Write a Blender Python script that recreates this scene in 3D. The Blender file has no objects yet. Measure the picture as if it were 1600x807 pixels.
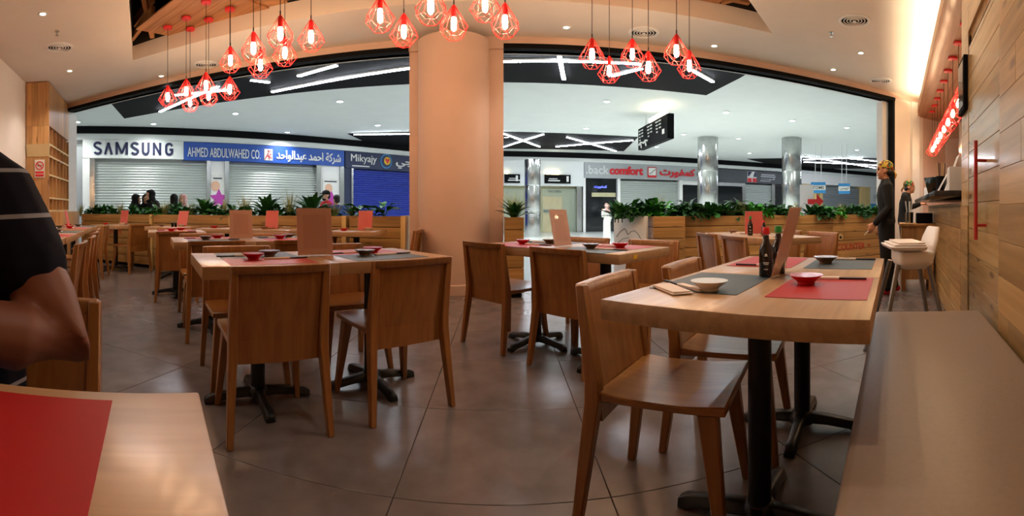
import bpy, bmesh, math, random
from mathutils import Vector, Matrix
from mathutils.geometry import tessellate_polygon
random.seed(7)
PI = math.pi
SC = bpy.context.scene
COL = SC.collection

# ------------------------------------------------------------------ camera
F, CX, HY, CZ = 738.0, 783.0, 327.0, 1.01          # panorama: pixels per radian, forward column, horizon row, eye height
cam = bpy.data.cameras.new('camera')
cam.type = 'PANO'
cam.panorama_type = 'CENTRAL_CYLINDRICAL'
cam.central_cylindrical_range_u_min = (0 - CX) / F
cam.central_cylindrical_range_u_max = (1600 - CX) / F
cam.central_cylindrical_range_v_min = (HY - 807) / F
cam.central_cylindrical_range_v_max = HY / F
cam.clip_start = .02
camo = bpy.data.objects.new('camera', cam)
COL.objects.link(camo)
camo.location = (0, 0, CZ)
camo.rotation_euler = (PI / 2, 0, 0)
SC.camera = camo

# ------------------------------------------------------------------ world, exposure, main lights
w = bpy.data.worlds.new('world')
SC.world = w
w.use_nodes = True
w.node_tree.nodes['Background'].inputs[0].default_value = (.88, .92, .92, 1)
w.node_tree.nodes['Background'].inputs[1].default_value = .35
SC.view_settings.view_transform = 'Standard'
SC.view_settings.look = 'None'
SC.view_settings.gamma = 1
SC.view_settings.exposure = 0.12
SC.cycles.use_denoising = True
SC.cycles.max_bounces = 8
SC.cycles.diffuse_bounces = 4
SC.cycles.glossy_bounces = 4
SC.cycles.sample_clamp_indirect = 6
SC.cycles.caustics_reflective = False
SC.cycles.caustics_refractive = False
SPOT_W, BULB_E, STRIP_E, MALL_SPOT_W, COVE_W = 52, 160, 50, 780, 115

def light(name, kind, loc, energy, color, **kw):
    l = bpy.data.lights.new(name, kind)
    l.energy = energy
    l.color = color
    rot = kw.pop('rot', (0, 0, 0))
    for k, v in kw.items():
        setattr(l, k, v)
    o = bpy.data.objects.new(name, l)
    COL.objects.link(o)
    o.location = loc
    o.rotation_euler = rot
    return o

# ------------------------------------------------------------------ frames
A = math.atan2(.672, .741)                          # the dining room is turned this far from the shopfront line
CA, SA = math.cos(A), math.sin(A)
def R(s, t, z=0.0):                                 # room frame: s runs along the bench wall, t away from it
    return Vector((s * CA - t * SA, s * SA + t * CA, z))
def ray(px, y, z=None, r=None):                     # a point on the sight line through a pixel, at a height z or a range r
    th = (px - CX) / F
    if r is None:
        r = (z - CZ) * F / (HY - y)
    return Vector((r * math.sin(th), r * math.cos(th), CZ + (HY - y) / F * r))

# ------------------------------------------------------------------ materials
def lin(h):
    h = h.lstrip('#')
    out = []
    for i in (0, 2, 4):
        c = int(h[i:i + 2], 16) / 255
        out.append(c / 12.92 if c <= .04045 else ((c + .055) / 1.055) ** 2.4)
    return (*out, 1)
def newmat(name):
    m = bpy.data.materials.new(name)
    m.use_nodes = True
    nt = m.node_tree
    return m, nt, nt.nodes['Principled BSDF']
def plain(name, col, rough=.5, metal=0, noise=.06, scale=12, bump=0, coat=0, spec=.5):
    m, nt, b = newmat(name)
    c = lin(col)
    N, L = nt.nodes, nt.links
    tc = N.new('ShaderNodeTexCoord')
    n = N.new('ShaderNodeTexNoise')
    n.inputs['Scale'].default_value = scale
    n.inputs['Detail'].default_value = 4
    L.new(tc.outputs['Object'], n.inputs['Vector'])
    r = N.new('ShaderNodeValToRGB')
    r.color_ramp.elements[0].position = .3
    r.color_ramp.elements[1].position = .7
    r.color_ramp.elements[0].color = (*[max(0, v * (1 - noise)) for v in c[:3]], 1)
    r.color_ramp.elements[1].color = (*[min(1, v * (1 + noise)) for v in c[:3]], 1)
    L.new(n.outputs['Fac'], r.inputs['Fac'])
    L.new(r.outputs['Color'], b.inputs['Base Color'])
    b.inputs['Roughness'].default_value = rough
    b.inputs['Metallic'].default_value = metal
    b.inputs['Coat Weight'].default_value = coat
    b.inputs['Specular IOR Level'].default_value = spec
    if bump:
        bp = N.new('ShaderNodeBump')
        bp.inputs['Strength'].default_value = bump
        bp.inputs['Distance'].default_value = .002
        L.new(n.outputs['Fac'], bp.inputs['Height'])
        L.new(bp.outputs['Normal'], b.inputs['Normal'])
    return m
def wood(name, dark, light_, axis='x', rough=.35, coat=.0, fine=1.0, vary=.25, knots=False):
    m, nt, b = newmat(name)
    N, L = nt.nodes, nt.links
    tc = N.new('ShaderNodeTexCoord')
    oi = N.new('ShaderNodeObjectInfo')
    ad = N.new('ShaderNodeVectorMath')
    ad.operation = 'ADD'
    mu = N.new('ShaderNodeMath')
    mu.operation = 'MULTIPLY'
    mu.inputs[1].default_value = 37
    L.new(oi.outputs['Random'], mu.inputs[0])
    L.new(tc.outputs['Object'], ad.inputs[0])
    L.new(mu.outputs[0], ad.inputs[1])
    mp = N.new('ShaderNodeMapping')
    k = 26 * fine
    mp.inputs['Scale'].default_value = {'x': (1.6 * fine, k, k), 'y': (k, 1.6 * fine, k), 'z': (k, k, 1.6 * fine)}[axis]
    L.new(ad.outputs[0], mp.inputs['Vector'])
    n = N.new('ShaderNodeTexNoise')
    n.inputs['Scale'].default_value = 1.0
    n.inputs['Detail'].default_value = 5
    n.inputs['Distortion'].default_value = .6
    L.new(mp.outputs['Vector'], n.inputs['Vector'])
    r = N.new('ShaderNodeValToRGB')
    r.color_ramp.elements[0].position = .28
    r.color_ramp.elements[1].position = .72
    r.color_ramp.elements[0].color = lin(dark)
    r.color_ramp.elements[1].color = lin(light_)
    L.new(n.outputs['Fac'], r.inputs['Fac'])
    last = r.outputs['Color']
    if knots:
        v = N.new('ShaderNodeTexVoronoi')
        mp2 = N.new('ShaderNodeMapping')
        mp2.inputs['Scale'].default_value = {'x': (1.5, 5, 5), 'y': (5, 1.5, 5), 'z': (5, 5, 1.5)}[axis]
        L.new(ad.outputs[0], mp2.inputs['Vector'])
        L.new(mp2.outputs['Vector'], v.inputs['Vector'])
        v.inputs['Scale'].default_value = 1.3
        r2 = N.new('ShaderNodeValToRGB')
        r2.color_ramp.elements[0].position = .05
        r2.color_ramp.elements[1].position = .16
        r2.color_ramp.elements[0].color = (.25, .16, .1, 1)
        r2.color_ramp.elements[1].color = (1, 1, 1, 1)
        L.new(v.outputs['Distance'], r2.inputs['Fac'])
        mx = N.new('ShaderNodeMixRGB')
        mx.blend_type = 'MULTIPLY'
        mx.inputs[0].default_value = .75
        L.new(last, mx.inputs[1])
        L.new(r2.outputs['Color'], mx.inputs[2])
        last = mx.outputs[0]
    hs = N.new('ShaderNodeHueSaturation')
    mr = N.new('ShaderNodeMapRange')
    mr.inputs['To Min'].default_value = 1 - vary
    mr.inputs['To Max'].default_value = 1 + vary
    L.new(oi.outputs['Random'], mr.inputs['Value'])
    L.new(mr.outputs[0], hs.inputs['Value'])
    L.new(last, hs.inputs['Color'])
    L.new(hs.outputs[0], b.inputs['Base Color'])
    b.inputs['Roughness'].default_value = rough
    b.inputs['Coat Weight'].default_value = coat
    b.inputs['Coat Roughness'].default_value = .15
    bp = N.new('ShaderNodeBump')
    bp.inputs['Strength'].default_value = .12
    bp.inputs['Distance'].default_value = .001
    L.new(n.outputs['Fac'], bp.inputs['Height'])
    L.new(bp.outputs['Normal'], b.inputs['Normal'])
    return m
def emit(name, col, strength):
    m, nt, b = newmat(name)
    b.inputs['Base Color'].default_value = lin(col)
    b.inputs['Emission Color'].default_value = lin(col)
    b.inputs['Emission Strength'].default_value = strength
    return m
def clear(name, col='f4f6f6', rough=.02, alpha=.07):
    m, nt, b = newmat(name)
    b.inputs['Base Color'].default_value = lin(col)
    b.inputs['Roughness'].default_value = rough
    b.inputs['Alpha'].default_value = alpha
    return m
def stripes(name, base, stripe, levels, half=.005, slope=(0, 0)):
    m, nt, b = newmat(name)
    N, L = nt.nodes, nt.links
    tc = N.new('ShaderNodeTexCoord')
    sx = N.new('ShaderNodeSeparateXYZ')
    L.new(tc.outputs['Object'], sx.inputs[0])
    a1 = N.new('ShaderNodeMath')
    a1.operation = 'MULTIPLY_ADD'
    a1.inputs[1].default_value = slope[0]
    L.new(sx.outputs[0], a1.inputs[0])
    L.new(sx.outputs[2], a1.inputs[2])
    a2 = N.new('ShaderNodeMath')
    a2.operation = 'MULTIPLY_ADD'
    a2.inputs[1].default_value = slope[1]
    L.new(sx.outputs[1], a2.inputs[0])
    L.new(a1.outputs[0], a2.inputs[2])
    tot = None
    for lv in levels:
        c = N.new('ShaderNodeMath')
        c.operation = 'COMPARE'
        c.inputs[1].default_value = lv
        c.inputs[2].default_value = half
        L.new(a2.outputs[0], c.inputs[0])
        if tot is None:
            tot = c.outputs[0]
        else:
            ad = N.new('ShaderNodeMath')
            ad.operation = 'MAXIMUM'
            L.new(tot, ad.inputs[0])
            L.new(c.outputs[0], ad.inputs[1])
            tot = ad.outputs[0]
    mx = N.new('ShaderNodeMixRGB')
    L.new(tot, mx.inputs[0])
    mx.inputs[1].default_value = lin(base)
    mx.inputs[2].default_value = lin(stripe)
    L.new(mx.outputs[0], b.inputs['Base Color'])
    b.inputs['Roughness'].default_value = .9
    b.inputs['Specular IOR Level'].default_value = .2
    return m
def patches(name, cols, scale=40, rough=.8):
    m, nt, b = newmat(name)
    N, L = nt.nodes, nt.links
    tc = N.new('ShaderNodeTexCoord')
    v = N.new('ShaderNodeTexVoronoi')
    v.inputs['Scale'].default_value = scale
    L.new(tc.outputs['Object'], v.inputs['Vector'])
    sp = N.new('ShaderNodeSeparateColor')
    L.new(v.outputs['Color'], sp.inputs[0])
    r = N.new('ShaderNodeValToRGB')
    r.color_ramp.interpolation = 'CONSTANT'
    els = r.color_ramp.elements
    while len(els) < len(cols):
        els.new(.5)
    for i, c in enumerate(cols):
        els[i].position = i / len(cols)
        els[i].color = lin(c)
    L.new(sp.outputs[0], r.inputs['Fac'])
    L.new(r.outputs['Color'], b.inputs['Base Color'])
    b.inputs['Roughness'].default_value = rough
    return m

M = {}
M['plaster'] = plain('warm_white_plaster', 'e6dcd2', .85, noise=.02, scale=3)
M['plaster_pink'] = plain('beige_plaster', 'd3b5a4', .7, noise=.03, scale=3)
M['white'] = plain('white_paint', 'ececea', .6, noise=.02)
M['mall_white'] = plain('mall_white_paint', 'dfe4e2', .7, noise=.02, scale=2)
M['black'] = plain('black_paint', '0a0a0d', .8, spec=.15)
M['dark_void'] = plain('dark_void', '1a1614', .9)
M['tile'] = plain('stone_tile', '6a6160', .27, noise=.22, scale=5, bump=.12)
M['grout'] = plain('grout', '453e3c', .9)
M['mall_tile'] = plain('mall_tile', 'bfc4c1', .18, noise=.04, scale=2)
M['chair'] = wood('chair_wood', '84532a', 'a06c36', 'z', .34, .15, 1.3, .10)
M['chair_x'] = wood('chair_wood_seat', '84532a', 'a36f38', 'x', .30, .2, 1.3, .10)
M['table'] = wood('table_wood', 'a07c58', 'bb966e', 'x', .36, .15, 1.1, .05)
M['pine'] = wood('pine_plank', '94703f', 'bd9760', 'x', .4, .1, .8, .20, True)
M['pine_pale'] = wood('pale_pine_plank', 'a98654', 'd2ad76', 'x', .3, .2, .8, .16, True)
M['pine_v'] = wood('pine_plank_vertical', 'a97a4b', 'cf9f68', 'z', .45, .1, .8, .18, True)
M['pine_door'] = wood('pine_door_plank', 'a58658', 'cfae7c', 'x', .22, .3, .8, .18, True)
M['raft'] = wood('raft_plank', '9a6a44', 'c08c5e', 'x', .6, 0, .8, .12)
M['canopy'] = wood('canopy_plank', '8c5636', 'b0744c', 'x', .5, .1, .8, .08)
M['metal_black'] = plain('black_powder_coated_steel', '121213', .42, .3, noise=.1)
M['steel'] = plain('brushed_steel', 'b9bbb9', .22, 1, noise=.08, scale=4)
M['red_metal'] = plain('red_painted_wire', 'e0262a', .4, noise=.03)
M['red_handle'] = plain('red_handle_paint', 'b5251f', .35)
M['cord'] = plain('black_cord', '161412', .7)
M['bulb'] = emit('glowing_bulb', 'ffd2a2', BULB_E)
M['downlight'] = emit('downlight_glow', 'fff0d8', 14)
M['mall_downlight'] = emit('mall_downlight_glow', 'f6fbff', 22)
M['strip'] = emit('led_strip_glow', 'eef4ff', STRIP_E)
M['mat_red'] = plain('red_paper', 'ad1419', .45, noise=.02)
M['mat_slate'] = plain('slate_paper', '37444a', .5, noise=.06)
M['ceramic'] = plain('white_ceramic', 'efe6de', .18, noise=.01)
M['red_glaze'] = plain('red_glaze', 'c8252a', .2, noise=.02)
M['brown_glaze'] = plain('brown_glaze', '8a6a52', .25, noise=.05)
M['paper'] = plain('napkin_paper', 'ead8cc', .9, noise=.02)
M['stick'] = plain('dark_chopstick', '2a1a14', .4)
M['menu_red'] = plain('red_menu_card', 'cc2814', .4, noise=.04)
M['menu_pink_glare'] = plain('glare_paled_menu_card', 'c9937f', .3, noise=.03)  # red card with the acrylic glare put into its paler colour
M['menu_inner'] = plain('menu_printed_area', 'be8571', .3, noise=.05)
M['acrylic'] = clear('clear_acrylic')
M['soy'] = plain('dark_soy_glass', '130b09', .08, noise=.1, spec=.7)
M['cap_red'] = plain('red_cap', 'd02020', .4)
M['cap_green'] = plain('green_cap', '1d8a34', .4)
M['print_white'] = plain('white_print', 'e4e4e0', .6)
M['print_red'] = plain('red_print', 'a93222', .7, noise=.2)
M['print_faded'] = plain('faded_print', '9c5a38', .7, noise=.2)
M['bench'] = plain('taupe_leatherette', '887462', .42, noise=.05, scale=60, bump=.1)
M['chair_plastic'] = plain('white_plastic', 'f0e6dd', .35, noise=.01)
M['leg_grey'] = plain('grey_tube', '8b8784', .3, .8)
M['stone_top'] = plain('dark_stone_top', '2c2a2a', .2, noise=.3, scale=30)
M['shutter'] = plain('shutter_steel', 'b4bbb7', .38, .35, noise=.05)
M['shutter_blue'] = plain('blue_shutter', '2438a0', .5, noise=.05)
M['shutter_grey'] = plain('grey_shutter', '8b9195', .4, .3, noise=.05)
M['sign_white'] = plain('white_sign_board', 'd3d8d6', .5, noise=.02)
M['sign_blue'] = plain('blue_sign_board', '2450a8', .5, noise=.02)
M['sign_navy'] = plain('navy_sign_board', '1e2a4c', .5, noise=.02)
M['sign_grey'] = plain('grey_sign_board', 'a9adb0', .4, .2, noise=.02)
M['sign_dark'] = plain('dark_sign_board', '42464b', .5, noise=.03)
M['navy_letters'] = plain('navy_letters', '141a44', .5)
M['red_letters'] = plain('red_letters', 'd0202a', .5)
M['yellow'] = plain('yellow_print', 'e8c02a', .6)
M['sticker'] = plain('yellow_sticker', 'e0b020', .6)
M['purple'] = plain('purple_print', 'b03aa0', .6)
M['cyan_blue'] = plain('cyan_blue_sign', '2f8fd0', .5)
M['dark_glass'] = plain('dark_shop_glass', '14181b', .08, noise=.1, spec=.6)
M['pale_glass'] = clear('pale_green_glass', 'b8ccc0', .05, .2)
M['cream_wall'] = plain('cream_shop_wall', 'b9b48e', .7, noise=.1)
M['pale_wood'] = wood('pale_shop_wood', 'c9a868', 'e2c68a', 'z', .5)
M['leaf'] = plain('dark_green_leaf', '22552a', .4, noise=.4, scale=8)
M['leaf_bright'] = plain('bright_green_leaf', '3f9a34', .38, noise=.3, scale=8)
M['leaf_mid'] = plain('mid_green_leaf', '2d6a2e', .42, noise=.4, scale=8)
M['leaf_grass'] = plain('pale_grass_blade', '9aa670', .6, noise=.3, scale=10)
M['soil'] = plain('dark_soil', '1c1510', .95, noise=.4, scale=30)
M['skin_dark'] = plain('brown_skin', '70412d', .55, noise=.06, scale=20)
M['skin'] = plain('tan_skin', 'b98464', .5, noise=.04, scale=20)
M['skin_fair'] = plain('fair_skin', 'dcae92', .5, noise=.04, scale=20)
M['hair'] = plain('black_hair', '120d0b', .5, noise=.3, scale=60)
M['polo'] = stripes('navy_polo_with_pale_stripes', '0d0f1c', '8a8d96', (1.083, .985, .62), .0045, (.0, -.05))
M['black_cloth'] = plain('black_cloth', '070708', .9, noise=.15, scale=30)
M['denim'] = plain('blue_denim', '2e4a86', .9, noise=.2, scale=40)
M['red_cloth'] = plain('red_cloth', 'c2202a', .9)
M['white_cloth'] = plain('white_cloth', 'd3d3ce', .85)
M['floral'] = patches('white_floral_cloth', ['f0f0ea', 'f0f0ea', '2a3a2a', 'e8e6da'], 30)
M['bandana'] = patches('patterned_bandana', ['c8a02a', '2f6a35', 'b03a22', 'd8c04a', '402a20'], 45)
M['bandana_green'] = patches('green_patterned_bandana', ['2f6a35', '3a7a45', 'b03a22', 'c8b05a', '1f4026'], 45)
M['ghutra'] = patches('red_white_headcloth', ['c8837a', 'e2cfc8', 'b8655c', 'd8b0a6'], 70)
M['eye'] = plain('dark_eye', '0c0908', .15)
M['lips'] = plain('lips', '8a4038', .5)
M['sole'] = plain('white_rubber', 'dedad4', .7)
M['lcd'] = plain('dark_screen', '15171a', .15)
M['pale_panel'] = plain('pale_reflective_panel', 'aab6b8', .12, .8, noise=.03)
M['frame_glass'] = plain('picture_glass', '5a5048', .08)
M['gold_band'] = plain('pale_gold_panel', 'c9b283', .3, .2, noise=.03)

# ------------------------------------------------------------------ mesh builder
class MB:
    def __init__(self):
        self.v, self.f = [], []
    def add(self, verts, faces, mat=None):
        b = len(self.v)
        self.v += [tuple(mat @ Vector(p)) if mat is not None else tuple(p) for p in verts]
        self.f += [tuple(b + i for i in f) for f in faces]
        return self
    def box(self, x0, x1, y0, y1, z0, z1, mat=None):
        v = [(x, y, z) for x in (x0, x1) for y in (y0, y1) for z in (z0, z1)]
        return self.add(v, [(0, 1, 3, 2), (4, 6, 7, 5), (0, 4, 5, 1), (2, 3, 7, 6), (0, 2, 6, 4), (1, 5, 7, 3)], mat)
    def loft(self, rings, caps=True, mat=None):
        n = len(rings[0])
        v = [p for r in rings for p in r]
        f = []
        for i in range(len(rings) - 1):
            for j in range(n):
                a, b = i * n + j, i * n + (j + 1) % n
                f.append((a, b, b + n, a + n))
        if caps:
            f.append(tuple(range(n - 1, -1, -1)))
            f.append(tuple((len(rings) - 1) * n + j for j in range(n)))
        return self.add(v, f, mat)
    def limb(self, secs, mat=None):                  # box-section beam: (x, y, z, half x, half y)
        return self.loft([[(x - a, y - b, z), (x + a, y - b, z), (x + a, y + b, z), (x - a, y + b, z)] for x, y, z, a, b in secs], True, mat)
    def tube(self, pts, r, n=8, mat=None, caps=True):
        pts = [Vector(p) for p in pts]
        rs = r if isinstance(r, (list, tuple)) else [r] * len(pts)
        rings = []
        ref = None
        for i, p in enumerate(pts):
            d = (pts[min(i + 1, len(pts) - 1)] - pts[max(i - 1, 0)]).normalized()
            if ref is None:
                ref = Vector((0, 0, 1)) if abs(d.z) < .9 else Vector((1, 0, 0))
            a = (ref - d * ref.dot(d)).normalized()
            ref = a
            b = d.cross(a)
            rings.append([p + (a * math.cos(2 * PI * k / n) + b * math.sin(2 * PI * k / n)) * rs[i] for k in range(n)])
        return self.loft(rings, caps, mat)
    def lathe(self, prof, n=20, mat=None, center=(0, 0), ring=False):
        if ring: prof = list(prof) + [prof[0]]
        rings = [[(center[0] + r * math.cos(2 * PI * k / n), center[1] + r * math.sin(2 * PI * k / n), z) for k in range(n)] for r, z in prof]
        return self.loft(rings, not ring, mat)
    def sphere(self, c, r, n=12, mat=None):
        rx, ry, rz = r if isinstance(r, (tuple, list)) else (r, r, r)
        prof = [(math.sin(PI * i / n), -math.cos(PI * i / n)) for i in range(n + 1)]
        prof[0] = (.02, -1)
        prof[-1] = (.02, 1)
        rings = [[(c[0] + rx * a * math.cos(2 * PI * k / n), c[1] + ry * a * math.sin(2 * PI * k / n), c[2] + rz * z) for k in range(n)] for a, z in prof]
        return self.loft(rings, True, mat)
    def prism(self, poly, z0, z1, mat=None):
        n = len(poly)
        v = [(x, y, z0) for x, y in poly] + [(x, y, z1) for x, y in poly]
        f = [tuple(range(n - 1, -1, -1)), tuple(range(n, 2 * n))] + [(i, (i + 1) % n, n + (i + 1) % n, n + i) for i in range(n)]
        return self.add(v, f, mat)
    def mesh(self, name, mat=None, bevel=0, smooth=False, seg=2):
        me = bpy.data.meshes.new(name)
        me.from_pydata(self.v, [], self.f)
        bm = bmesh.new()
        bm.from_mesh(me)
        bmesh.ops.recalc_face_normals(bm, faces=bm.faces)
        if bevel:
            ed = [e for e in bm.edges if len(e.link_faces) == 2 and e.calc_face_angle(0) > .6]
            bmesh.ops.bevel(bm, geom=ed, offset=bevel, segments=seg, profile=.5, affect='EDGES', clamp_overlap=True)
        bm.to_mesh(me)
        bm.free()
        if smooth or bevel:
            me.shade_smooth()
            me.set_sharp_from_angle(angle=.7)
        if mat:
            me.materials.append(mat)
        return me
    def build(self, name, mat, parent=None, loc=(0, 0, 0), rotz=0, bevel=0, smooth=False, seg=2):
        return link(name, self.mesh(name, mat, bevel, smooth, seg), parent, loc, rotz)
def link(name, me, parent=None, loc=(0, 0, 0), rotz=0, rot=None):
    o = bpy.data.objects.new(name, me)
    COL.objects.link(o)
    o.location = loc
    o.rotation_euler = rot if rot is not None else (0, 0, rotz)
    if parent:
        o.parent = parent
    return o
def tag(o, label=None, cat=None, group=None, kind=None):
    if label: o['label'] = label
    if cat: o['category'] = cat
    if group: o['group'] = group
    if kind: o['kind'] = kind
    return o
def thing(name, label, cat, loc=(0, 0, 0), rotz=0, group=None):
    o = bpy.data.objects.new(name, None)
    o.empty_display_size = .05
    COL.objects.link(o)
    o.location = loc
    o.rotation_euler = (0, 0, rotz)
    return tag(o, label, cat, group)
def dup(root, loc, rotz, label=None, group=None):
    def cp(o, par):
        c = o.copy()
        COL.objects.link(c)
        if par: c.parent = par
        for ch in o.children: cp(ch, c)
        return c
    r = cp(root, None)
    r.location = loc
    r.rotation_euler = (0, 0, rotz)
    if label: r['label'] = label
    if group: r['group'] = group
    return r
def text(name, body, mat, x0, x1, z0, z1, y, parent=None, depth=.01, bold=.0, loc=(0, 0, 0), rotz=0, rot=None):
    """Lettering fitted into a rectangle of the local xz plane, facing -y."""
    c = bpy.data.curves.new(name, 'FONT')
    c.body = body
    c.size = 1
    c.extrude = .5
    c.offset = bold
    c.resolution_u = 3
    t = bpy.data.objects.new(name, c)
    COL.objects.link(t)
    dg = bpy.context.evaluated_depsgraph_get()
    me = bpy.data.meshes.new_from_object(t.evaluated_get(dg))
    bpy.data.objects.remove(t)
    xs = [v.co.x for v in me.vertices]
    ys = [v.co.y for v in me.vertices]
    mx, Mx, my, My = min(xs), max(xs), min(ys), max(ys)
    for v in me.vertices:
        px, py, pz = v.co
        v.co = (x0 + (px - mx) / (Mx - mx) * (x1 - x0), y - (pz + .5) * depth, z0 + (py - my) / (My - my) * (z1 - z0))
    me.materials.clear()
    me.materials.append(mat)
    return link(name, me, parent, loc, rotz, rot)
AR = {'ا': (0xFE8D, 0), 'ب': (0xFE8F, 1), 'ة': (0xFE93, 0), 'ت': (0xFE95, 1), 'ج': (0xFE9D, 1), 'ح': (0xFEA1, 1), 'د': (0xFEA9, 0), 'ر': (0xFEAD, 0),
      'ش': (0xFEB5, 1), 'س': (0xFEB1, 1), 'ع': (0xFEC9, 1), 'ف': (0xFED1, 1), 'ك': (0xFED9, 1), 'ل': (0xFEDD, 1), 'م': (0xFEE1, 1), 'ن': (0xFEE5, 1),
      'و': (0xFEED, 0), 'ي': (0xFEF1, 1)}
def arabic(s):                                       # shape the letters and put them in visual order
    out = []
    for i, ch in enumerate(s):
        if ch not in AR:
            out.append(ch)
            continue
        prev = i > 0 and s[i - 1] in AR and AR[s[i - 1]][1]
        nxt = i + 1 < len(s) and s[i + 1] in AR and AR[ch][1]
        base = AR[ch][0]
        out.append(chr(base + (3 if prev and nxt else 2 if nxt else 1 if prev else 0)))
    return ''.join(reversed(out))
ORD = ['first', 'second', 'third', 'fourth', 'fifth', 'sixth', 'seventh', 'eighth', 'ninth', 'tenth', 'eleventh', 'twelfth', 'thirteenth', 'fourteenth', 'fifteenth', 'sixteenth', 'seventeenth', 'eighteenth', 'nineteenth', 'twentieth']

# ================================================================== SETTING: dining room
MF0 = -.35
FY = 5.9                                             # the shopfront line
CEIL = 3.17
HEAD = 3.02
WX0, WX1 = -7.75, 7.28
fl = MB()
poly = [R(-2.2, -.55), R(-2.2, 10.2), Vector((-7.6, 6.25, 0)), Vector((9.6, 6.25, 0)), R(11.3, -2.2), R(3.55, -2.2), R(3.55, -.55)]
fl.prism([(p.x, p.y) for p in poly], -.06, -.012)
floor = tag(fl.build('floor', M['grout']), 'grey stone tiled dining floor laid square to the shopfront', kind='structure')
TP = .757
tile_me = MB().box(-TP / 2 + .0014, TP / 2 - .0014, -TP / 2 + .0014, TP / 2 - .0014, -.011, 0).mesh('tile', M['tile'], .0015, seg=1)
for i in range(-12, 14):
    for j in range(-3, 7):
        x, y = -.375 + TP * (i + .5), 1.61 + TP * (j + .5)
        s, t = x * CA + y * SA, -x * SA + y * CA
        if s < -2.0 or y > 6.2 or (t < -.55 and s < 3.3) or t < -2.4 or x > 9.5 or math.hypot(x, y) < .25:
            continue
        link('tile', tile_me, floor, (x, y, 0))
# ceiling with the triangular opening
outer = [R(-2.2, -.5), R(3.6, -.5), R(3.6, -2.3), R(11.5, -2.3), Vector((9.4, FY + .1, 0)), R(-2.2, 10.09)]
hole = [Vector((-4.83, 4.88, 0)), Vector((3.15, 4.87, 0)), R(-.2, 1.46)]
pts = [Vector((p.x, p.y, 0)) for p in outer] + [Vector((p.x, p.y, 0)) for p in hole]
tris = tessellate_polygon([[Vector((p.x, p.y, 0)) for p in outer], [Vector((p.x, p.y, 0)) for p in hole]])
cb = MB()
cb.add([(p.x, p.y, CEIL) for p in pts], [tuple(t) for t in tris])
ceil = tag(cb.build('ceiling', M['plaster']), 'warm white plaster ceiling with a triangular raised opening', kind='structure')
rb = MB()
for i in range(3):
    a, b = hole[i], hole[(i + 1) % 3]
    rb.add([(a.x, a.y, CEIL), (b.x, b.y, CEIL), (b.x, b.y, CEIL + .21), (a.x, a.y, CEIL + .21)], [(0, 1, 2, 3)])
rb.build('ceiling_reveal', M['plaster'], ceil)
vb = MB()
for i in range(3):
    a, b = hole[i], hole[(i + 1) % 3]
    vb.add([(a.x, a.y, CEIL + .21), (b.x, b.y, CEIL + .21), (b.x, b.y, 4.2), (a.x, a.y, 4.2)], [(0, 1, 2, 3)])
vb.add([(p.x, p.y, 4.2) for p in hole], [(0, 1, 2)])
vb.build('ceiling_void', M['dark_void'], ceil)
# walls
def rbox(mb, s0, s1, t0, t1, z0, z1):
    c = [R(s0, t0), R(s1, t0), R(s1, t1), R(s0, t1)]
    return mb.prism([(p.x, p.y) for p in c], z0, z1)
tag(rbox(MB(), -2.3, -2.15, -.6, 9.75, 0, CEIL + .05).build('wall_left', M['plaster']), 'plain white plaster wall on the left behind the dark tables', kind='structure')
WT = -.50
wr = tag(rbox(MB(), -2.3, 3.55, WT - .25, WT - .02, 0, CEIL + .05).build('wall_right', M['pine']), 'pine plank wall beside the bench', kind='structure')
rbox(MB(), 3.55, 3.58, WT - 1.9, WT - .02, 0, CEIL + .05).build('wall_return', M['plaster_pink'], wr)
# planks of the bench wall: lower wainscot proud of the upper boards
def plank_mesh(lx, hz, th=.018, m='pine'):
    return MB().box(0, lx, 0, th, .001, hz - .001).mesh('plank', M[m], .001, seg=1)
z = .0
row = 0
while z < CEIL - .02:
    h = min(.172, CEIL - z)
    lower = z < 1.0
    s = -2.1 - (row * .53) % .9
    while s < 3.55:
        ln = 1.1 + .25 * ((row * 7 + int(s * 3)) % 3)
        a, b = max(s, -2.1), min(s + ln, 3.55)
        # the door leaf stands between s=2.24 and s=3.2
        for (u0, u1) in ((a, min(b, 2.24)), (max(a, 3.215), b)):
            if z > 2.10:
                u0, u1 = (a, b) if u0 == a else (0, 0)
            if u1 - u0 > .03:
                o = link('plank', plank_mesh(u1 - u0 - .004, h, .018, 'pine' if lower else 'pine_pale'), wr, R(u0, WT - .02 + (.006 if lower else 0), z), A)
        s += ln
    z += h
    row += 1
d1 = thing('door_1', 'pine plank door flush in the wood wall with red pull handle', 'door', R(2.24, WT - .02), A)
d1['kind'] = 'structure'
z = .02
row = 0
while z < 2.12:
    h = .172
    top = min(z + h, 2.12)
    MB().box(0, .96, .0, .016, z + .0015, top - .0015).build('plank', M['pine_door'], d1, bevel=.0015, seg=1)
    z += h
MB().box(.955, .975, 0, .012, 0, 2.2).build('door_jamb', M['dark_void'], d1)
MB().box(0, .97, 0, .006, 2.12, 2.15).build('door_gap', M['dark_void'], d1)
hb = MB()
hb.tube([(.34, .075, .84), (.34, .075, 1.39)], .011, 10)
hb.tube([(.34, .014, .92), (.34, .075, .92)], .009, 10)
hb.tube([(.34, .014, 1.28), (.34, .075, 1.28)], .009, 10)
hb.build('door_handle', M['red_handle'], d1, smooth=True)['label'] = 'long red bar handle'
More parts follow.
